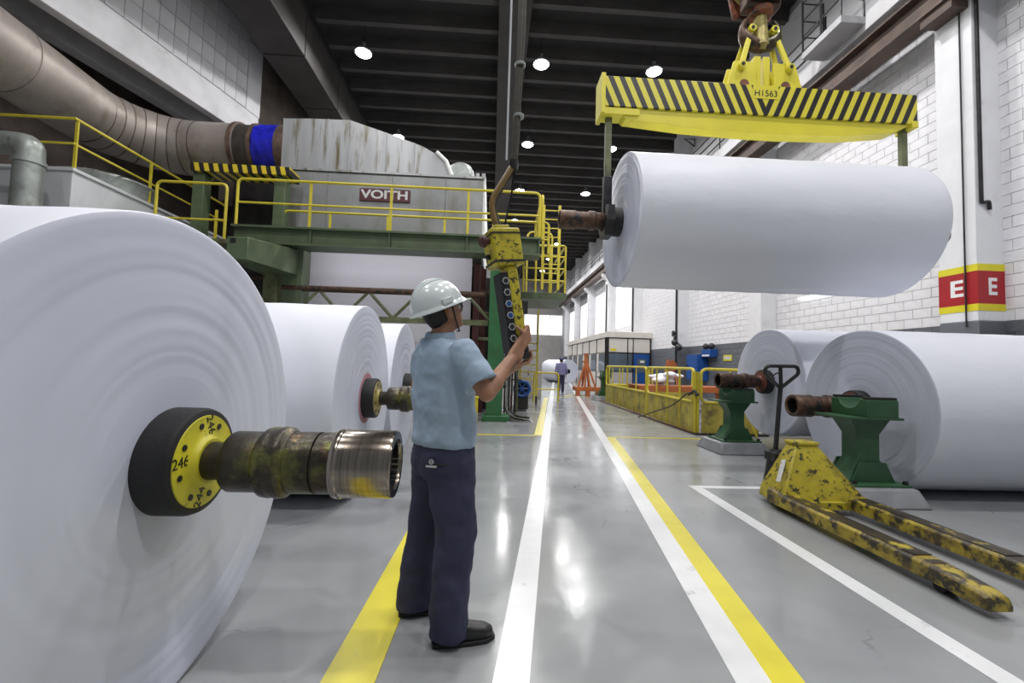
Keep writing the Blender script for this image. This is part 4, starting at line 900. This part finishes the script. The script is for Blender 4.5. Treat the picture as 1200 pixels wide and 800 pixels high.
HM = Matrix((HF, HR, HU)).transposed()
body = MB()
body.ball(H(-.01, 0, .025), (.098, .078, .105), 18, 12, HM)         # skull
body.ball(H(.035, 0, -.045), (.062, .060, .075), 16, 10, HM)        # face and jaw
body.ball(H(.068, 0, -.095), (.026, .03, .022), 12, 8, HM)          # chin
body.tube([H(.088, 0, .01), H(.108, 0, -.03), H(.092, 0, -.045)], [.010, .017, .010], 10)   # nose
body.ball(H(.085, 0, .028), (.016, .045, .010), 12, 6, HM)          # brow
body.ball(H(.085, 0, -.068), (.014, .024, .007), 10, 6, HM); body.ball(H(.083, 0, -.080), (.014, .022, .007), 10, 6, HM)   # lips
for s in (-1, 1):
    body.ball(H(-.005, s*.078, -.015), (.020, .010, .032), 12, 8, HM); body.ball(H(-.008, s*.086, -.006), (.016, .006, .022), 10, 6, HM)   # ears
    body.ball(H(.078, s*.030, .008), (.012, .014, .010), 10, 6, HM)
limb(body, [L_(-.28, 2.255, 1.42), H(-.028, 0, -.09)], [.066, .058])
body.loft([ell(wo*0 + L_(x, y, z), F_, R_, hw, hd) for x, y, z, hw, hd in ((-.235, 2.27, .86, .15, .10), (-.24, 2.27, 1.05, .14, .095), (-.26, 2.27, 1.28, .165, .10), (-.27, 2.265, 1.42, .15, .08), (-.275, 2.26, 1.475, .07, .06))])
for s, (sh, el_, wr_) in ((1, (shR, elR, wrR)), (-1, (shL, elL, wrL))):
    limb(body, [sh, sh.lerp(el_, .5), el_, el_.lerp(wr_, .30), el_.lerp(wr_, .7), wr_], [.058, .050, .042, .045, .034, .027])
hipR, hipL = L_(-.185, 2.20, .84), L_(-.28, 2.34, .84)
knR, knL = L_(-.145, 2.19, .46), L_(-.315, 2.385, .45)
anR, anL = L_(-.155, 2.145, .09), L_(-.365, 2.395, .09)
for h_, k_, a_ in ((hipR, knR, anR), (hipL, knL, anL)): limb(body, [h_, k_, a_], [.075, .05, .036])
# hands: right hand wraps the grip from its right side, left hand supports underneath
PX = pr.to_3x3(); gx, gy, gz = PX @ V(1, 0, 0), PX @ V(0, 1, 0), PX @ V(0, 0, 1)
def G(x, y, z): return pr @ V(x, y, z) - wo
def hand(palm0, palm1, across, fingers, thumb):
    a, b = palm0, palm1
    for k in range(5):
        u = k/4 - .5; limb(body, [a + across*(u*.040), b + across*(u*.068)], [.017, .0145], 10)
    for ch, r in fingers: limb(body, ch, [r, r*.95, r*.88, r*.75][:len(ch)], 10)
    limb(body, thumb, [.0135, .0125, .0115, .010][:len(thumb)], 10)
# right: palm behind -y side of grip at right, fingers go over +x face to back (+y)
kn = G(.066, -.020, .085)
fg = []
for k in range(4):
    z = .045 + k*.024
    ln = (.85, .95, 1.0, .92)[k]
    fg.append(([G(.060, -.045, z), G(.070, .008, z+.010), G(.064, .050*ln, z+.016), G(.034, .068*ln, z+.018)], .0098))
hand(wrR, G(.058, -.050, .085), gz, fg, [wrR.lerp(G(.045, -.06, .06), .45), G(.020, -.074, .085), G(.002, -.068, .106), G(-.012, -.063, .122)])
fg = []
for k in range(4):
    y = -.035 + k*.022
    fg.append(([G(.000, y, -.075), G(.040, y, -.072), G(.068, y, -.045), G(.066, y, -.010)], .0095))
hand(wrL, G(-.015, .0, -.085), gy, fg, [wrL.lerp(G(-.02, -.02, -.08), .5), G(-.030, -.055, -.07), G(-.020, -.075, -.04), G(-.005, -.074, -.015)])
organic('body', body, 'skin', wk_, .0048, 4)
# hair, helmet, glasses
hr = MB(); hr.ball(H(-.034, 0, .012), (.082, .077, .092), 18, 12, HM); hr.ball(H(-.062, 0, -.035), (.036, .056, .045), 14, 8, HM)
organic('hair', hr, 'hair', wk_, .006, 3)
hm = MB(); hc2 = V(-.018, 0, .036)
rings = []
for k in range(13):
    th = radians(90*k/12)
    ring = []
    for j in range(40):
        a = 2*pi*j/40; rr = cos(th)**.85 if k < 12 else .03
        ring.append(V(*(hc2 + V(.146*rr*cos(a), .118*rr*sin(a), .132*sin(th)))))
    rings.append(ring)
MBh = MB().loft([[HM @ q + hc for q in r] for r in rings], cap=True)
hs_ = MBh.build('hard_hat', 'helmet', wk_, smooth=60)
br = []
for rr, dz, ex_ in ((.97, .012, 0), (1.06, -.006, .012), (1.11, -.012, .030), (1.10, -.017, .030), (1.0, -.012, 0), (.93, .0, 0)):
    ring = []
    for j in range(40):
        a = 2*pi*j/40; fw = max(0, cos(a))**2
        ring.append(HM @ (hc2 + V((.146*rr + ex_*fw*1.3)*cos(a), .118*rr*sin(a), dz - .010*fw*(rr > 1))) + hc)
    br.append(ring)
MB().loft(br, cap=False, closed=True).build('brim', 'helmet', hs_, smooth=60)
for s in (-.032, 0, .032):
    MB().tube([HM @ (hc2 + V(.143*cos(radians(q))*.93, s, .135*sin(radians(q))*(1-abs(s)*1.2)+.002)) + hc for q in range(25, 156, 10)], .010 if s == 0 else .006, 8).build('ridge', 'helmet', hs_)
for s in (-1, 1): MB().box(-.03, .03, -.008, .008, -.008, .02, Matrix.Translation(hc) @ HM.to_4x4() @ Matrix.Translation(hc2 + V(0, s*.121, .012))).build('slot_cover', 'helmet', hs_, bev=.003)
gl_ = thing_gl = MB().tube([H(-.02, .084, .012), H(.06, .078, .014), H(.100, .052, .006), H(.104, 0, .006), H(.100, -.052, .006), H(.06, -.078, .014), H(-.02, -.084, .012)], .004, 6).build('safety_glasses', 'black_paint', wk_)
for s in (-1, 1): MB().ball(H(.094, s*.032, -.004), (.008, .030, .020), 12, 8, HM).build('lens', 'lens', gl_)
MB().tube([H(-.022, .088, .012), H(-.032, .090, .0), H(-.026, .089, -.012)], .005, 8).build('ear_plug', 'orange', wk_)
MB().tube([H(.02, .083, .02), H(.015, .078, -.06), H(.03, .05, -.125), H(.045, 0, -.13)], .0045, 6).build('chin_strap', 'black_paint', wk_)
# shirt
sh_ = MB()
sh_.loft([ell(L_(x, y, z), F_, R_, hw, hd) for x, y, z, hw, hd in ((-.232, 2.27, .935, .192, .142), (-.232, 2.27, .96, .200, .150), (-.232, 2.27, 1.04, .196, .146), (-.245, 2.27, 1.18, .200, .142), (-.258, 2.27, 1.30, .212, .136), (-.265, 2.268, 1.39, .205, .120), (-.27, 2.265, 1.44, .160, .100), (-.275, 2.26, 1.475, .095, .080))])
for sh, el_ in ((shR, elR), (shL, elL)):
    e1 = sh.lerp(el_, .78); limb(sh_, [sh + V(0, 0, .0), sh.lerp(el_, .4)], [.073, .079], 16); sh_.tube([sh.lerp(el_, .3), e1], [.078, .090], 18)
organic('shirt', sh_, 'shirt', wk_, .0085, 5, (.034, .13))
co = MB(); cc = L_(-.272, 2.262, 1.485)
rings = [[cc + V(0, 0, dz + .012*cos(2*pi*k/28 - 1.2)) + V(cos(2*pi*k/28)*rr, sin(2*pi*k/28)*rr, 0) for k in range(28)] for rr, dz in ((.088, -.028), (.076, .022), (.070, .030), (.066, .018), (.072, -.02))]
co.loft(rings, cap=False, closed=True).build('collar', 'shirt', wk_)
# trousers
tr_ = MB()
tr_.loft([ell(L_(x, y, z), F_, R_, hw, hd) for x, y, z, hw, hd in ((-.232, 2.27, .975, .176, .128), (-.232, 2.27, .90, .188, .142), (-.232, 2.27, .82, .190, .145), (-.232, 2.27, .77, .170, .125))])
for h_, k_, a_ in ((hipR, knR, anR), (hipL, knL, anL)):
    fwd = V(.97, .2, 0); sid = V(.2, -.97, 0)
    qs = [(h_+V(0, 0, .04), .105, .125), (h_.lerp(k_, .45), .098, .115), (k_, .084, .100), (k_.lerp(a_, .55)-fwd*.012, .082, .100), (a_+V(-.005, 0, .02), .078, .098), (a_+V(-.005, 0, -.055), .078, .100)]
    tr_.loft([ell(c, fwd, sid, w, d_, 20, 2.1) for c, w, d_ in qs])
organic('trousers', tr_, 'trousers', wk_, .0095, 5, (.034, .14))
pk = L_(-.232, 2.27, .80) + (-F_*.62 + R_*.55).normalized()*.175     # pocket with small emblem
wl_ = []
for q in range(-100, 31, 10):
    a = radians(q); ca, sa = cos(a), sin(a)
    wl_.append(L_(-.232, 2.27, .872+.008*sin(a*2)) + R_*(.190*math.copysign(abs(ca)**.87, ca)) + F_*(.144*math.copysign(abs(sa)**.87, sa)))
MB().tube(wl_, .0035, 6).build('pocket_welt', 'letter_black', wk_)
nx = (-F_*.62 + R_*.55).normalized()*1.0; px_ = U_.cross(nx).normalized()
Mp = frame(px_, U_, nx, pk + V(-.0, 0, .065) + nx*.012)
cr = [Mp @ V(.010*cos(2*pi*k/20), .012+.010*sin(2*pi*k/20), .0) for k in range(20)]
em = MB().tube(cr, .0022, 6, closed=True).build('emblem', 'letter_pale', wk_)
MB().tube([Mp @ V(-.006, .012, .001), Mp @ V(.006, .012, .001)], .0018, 5).build('emblem_bar', 'letter_pale', em)
MB().prism([(-.026, -.014), (.026, -.014), (.026, -.006), (-.026, -.006)], -.004, .002, 'XY').build('emblem_script', 'letter_pale', em).matrix_local = Mp
for a_, hd_, s in ((anR, V(.97, .22, 0).normalized(), 1), (anL, V(.97, .22, 0).normalized(), -1)):
    sd = V(hd_.y, -hd_.x, 0); g = V(a_.x, a_.y, 0) - hd_*.075
    sm = MB()
    sm.loft([ell(g + hd_*f + V(0, 0, z), V(0, 0, 1), sd, w, h, 16, 2.6) for f, z, w, h in ((.0, .055, .036, .045), (.05, .060, .040, .055), (.13, .055, .044, .048), (.19, .046, .047, .040), (.25, .040, .044, .032), (.285, .034, .026, .022))])
    so = organic('shoe', sm, 'shoe', wk_, .007, 4)
    MB().loft([[g + hd_*f + sd*w + V(0, 0, z) for f, w in ((-.012, -.030), (-.012, .030), (.06, .040), (.17, .050), (.25, .047), (.296, .018), (.296, -.018), (.25, -.047), (.17, -.050), (.06, -.040))] for z in (.0, .022)]).build('sole', 'rubber', so, bev=.004)

# far walking man, seen from behind
wo2 = V(3.47, 20.9, 0)
p2 = thing('person', 'distant man in blue-grey shirt and dark cap walking away along the aisle', 'person', wo2)
b2 = MB(); F2 = V(.05, 1, 0); R2 = V(1, -.05, 0)
b2.ball((0, .02, 1.60), (.085, .10, .125)); b2.ball((0, .11, 1.585), (.016, .022, .02), 8, 6)
for s in (-1, 1): b2.ball((s*.085, .01, 1.59), (.012, .02, .03), 8, 6)
limb(b2, [(0, 0, 1.40), (0, .01, 1.53)], [.06, .055]); b2.loft([ell(V(0, 0, z), F2, R2, w, d_) for z, w, d_ in ((.85, .14, .1), (1.1, .14, .1), (1.38, .17, .1), (1.45, .08, .07))])
for s in (-1, 1):
    limb(b2, [(s*.20, 0, 1.38), (s*.25, -.03, 1.10), (s*.26, .06*s, .86)], [.05, .042, .028])
    for k in range(4): limb(b2, [(s*.26, .06*s+(k-1.5)*.018, .84), (s*.265, .06*s+.02+(k-1.5)*.018, .76), (s*.25, .06*s+.03+(k-1.5)*.018, .72)], [.014, .011, .009], 8)
    limb(b2, [(s*.25, .06*s+.04, .83), (s*.235, .06*s+.07, .78)], [.013, .010], 8)
    limb(b2, [(s*.1, 0, .85), (s*.1, .06*s, .48), (s*.11, .02+.1*s, .08)], [.07, .05, .04])
organic('body', b2, 'skin', p2, .012, 3)
s2 = MB(); s2.loft([ell(V(0, 0, z), F2, R2, w, d_) for z, w, d_ in ((.88, .20, .14), (1.05, .19, .14), (1.25, .21, .14), (1.40, .19, .12), (1.46, .09, .08))])
for s in (-1, 1): limb(s2, [(s*.20, 0, 1.38), (s*.26, -.03, 1.10), (s*.27, .055*s, .92)], [.075, .062, .05])
organic('shirt', s2, 'far_shirt', p2, .015, 4, (.02, .12))
t2 = MB(); t2.loft([ell(V(0, 0, z), F2, R2, w, d_) for z, w, d_ in ((.93, .175, .125), (.80, .19, .14))])
for s in (-1, 1): limb(t2, [(s*.1, 0, .82), (s*.1, .06*s, .48), (s*.11, .02+.1*s, .10)], [.105, .085, .075])
organic('trousers', t2, 'trousers', p2, .015, 4)
c2 = MB().loft([[V((.112*cos(th)**.8)*cos(a), .02+(.13*cos(th)**.8)*sin(a), 1.62+.13*sin(th)) for a in [2*pi*j/24 for j in range(24)]] for th in [radians(q) for q in (0, 20, 40, 60, 75, 86)]]).build('cap', 'far_helmet', p2, smooth=60)
MB().lathe([(0, .10), (.008, .145), (.016, .10)], (0, .03, 1.615), 'Z', n=24).build('brim', 'far_helmet', c2)
h2 = MB(); h2.ball((0, -.01, 1.58), (.09, .095, .09)); organic('hair', h2, 'hair', p2, .014, 2)
for s in (-1, 1):
    sm = MB(); g = V(s*.11, .02+.1*s-.07, 0)
    sm.loft([ell(g + V(0, f, z), V(0, 0, 1), V(1, 0, 0), w, h, 14) for f, z, w, h in ((0, .05, .038, .05), (.1, .05, .045, .05), (.2, .04, .046, .036), (.27, .034, .028, .03))])
    organic('shoe', sm, 'shoe', p2, .012, 3)
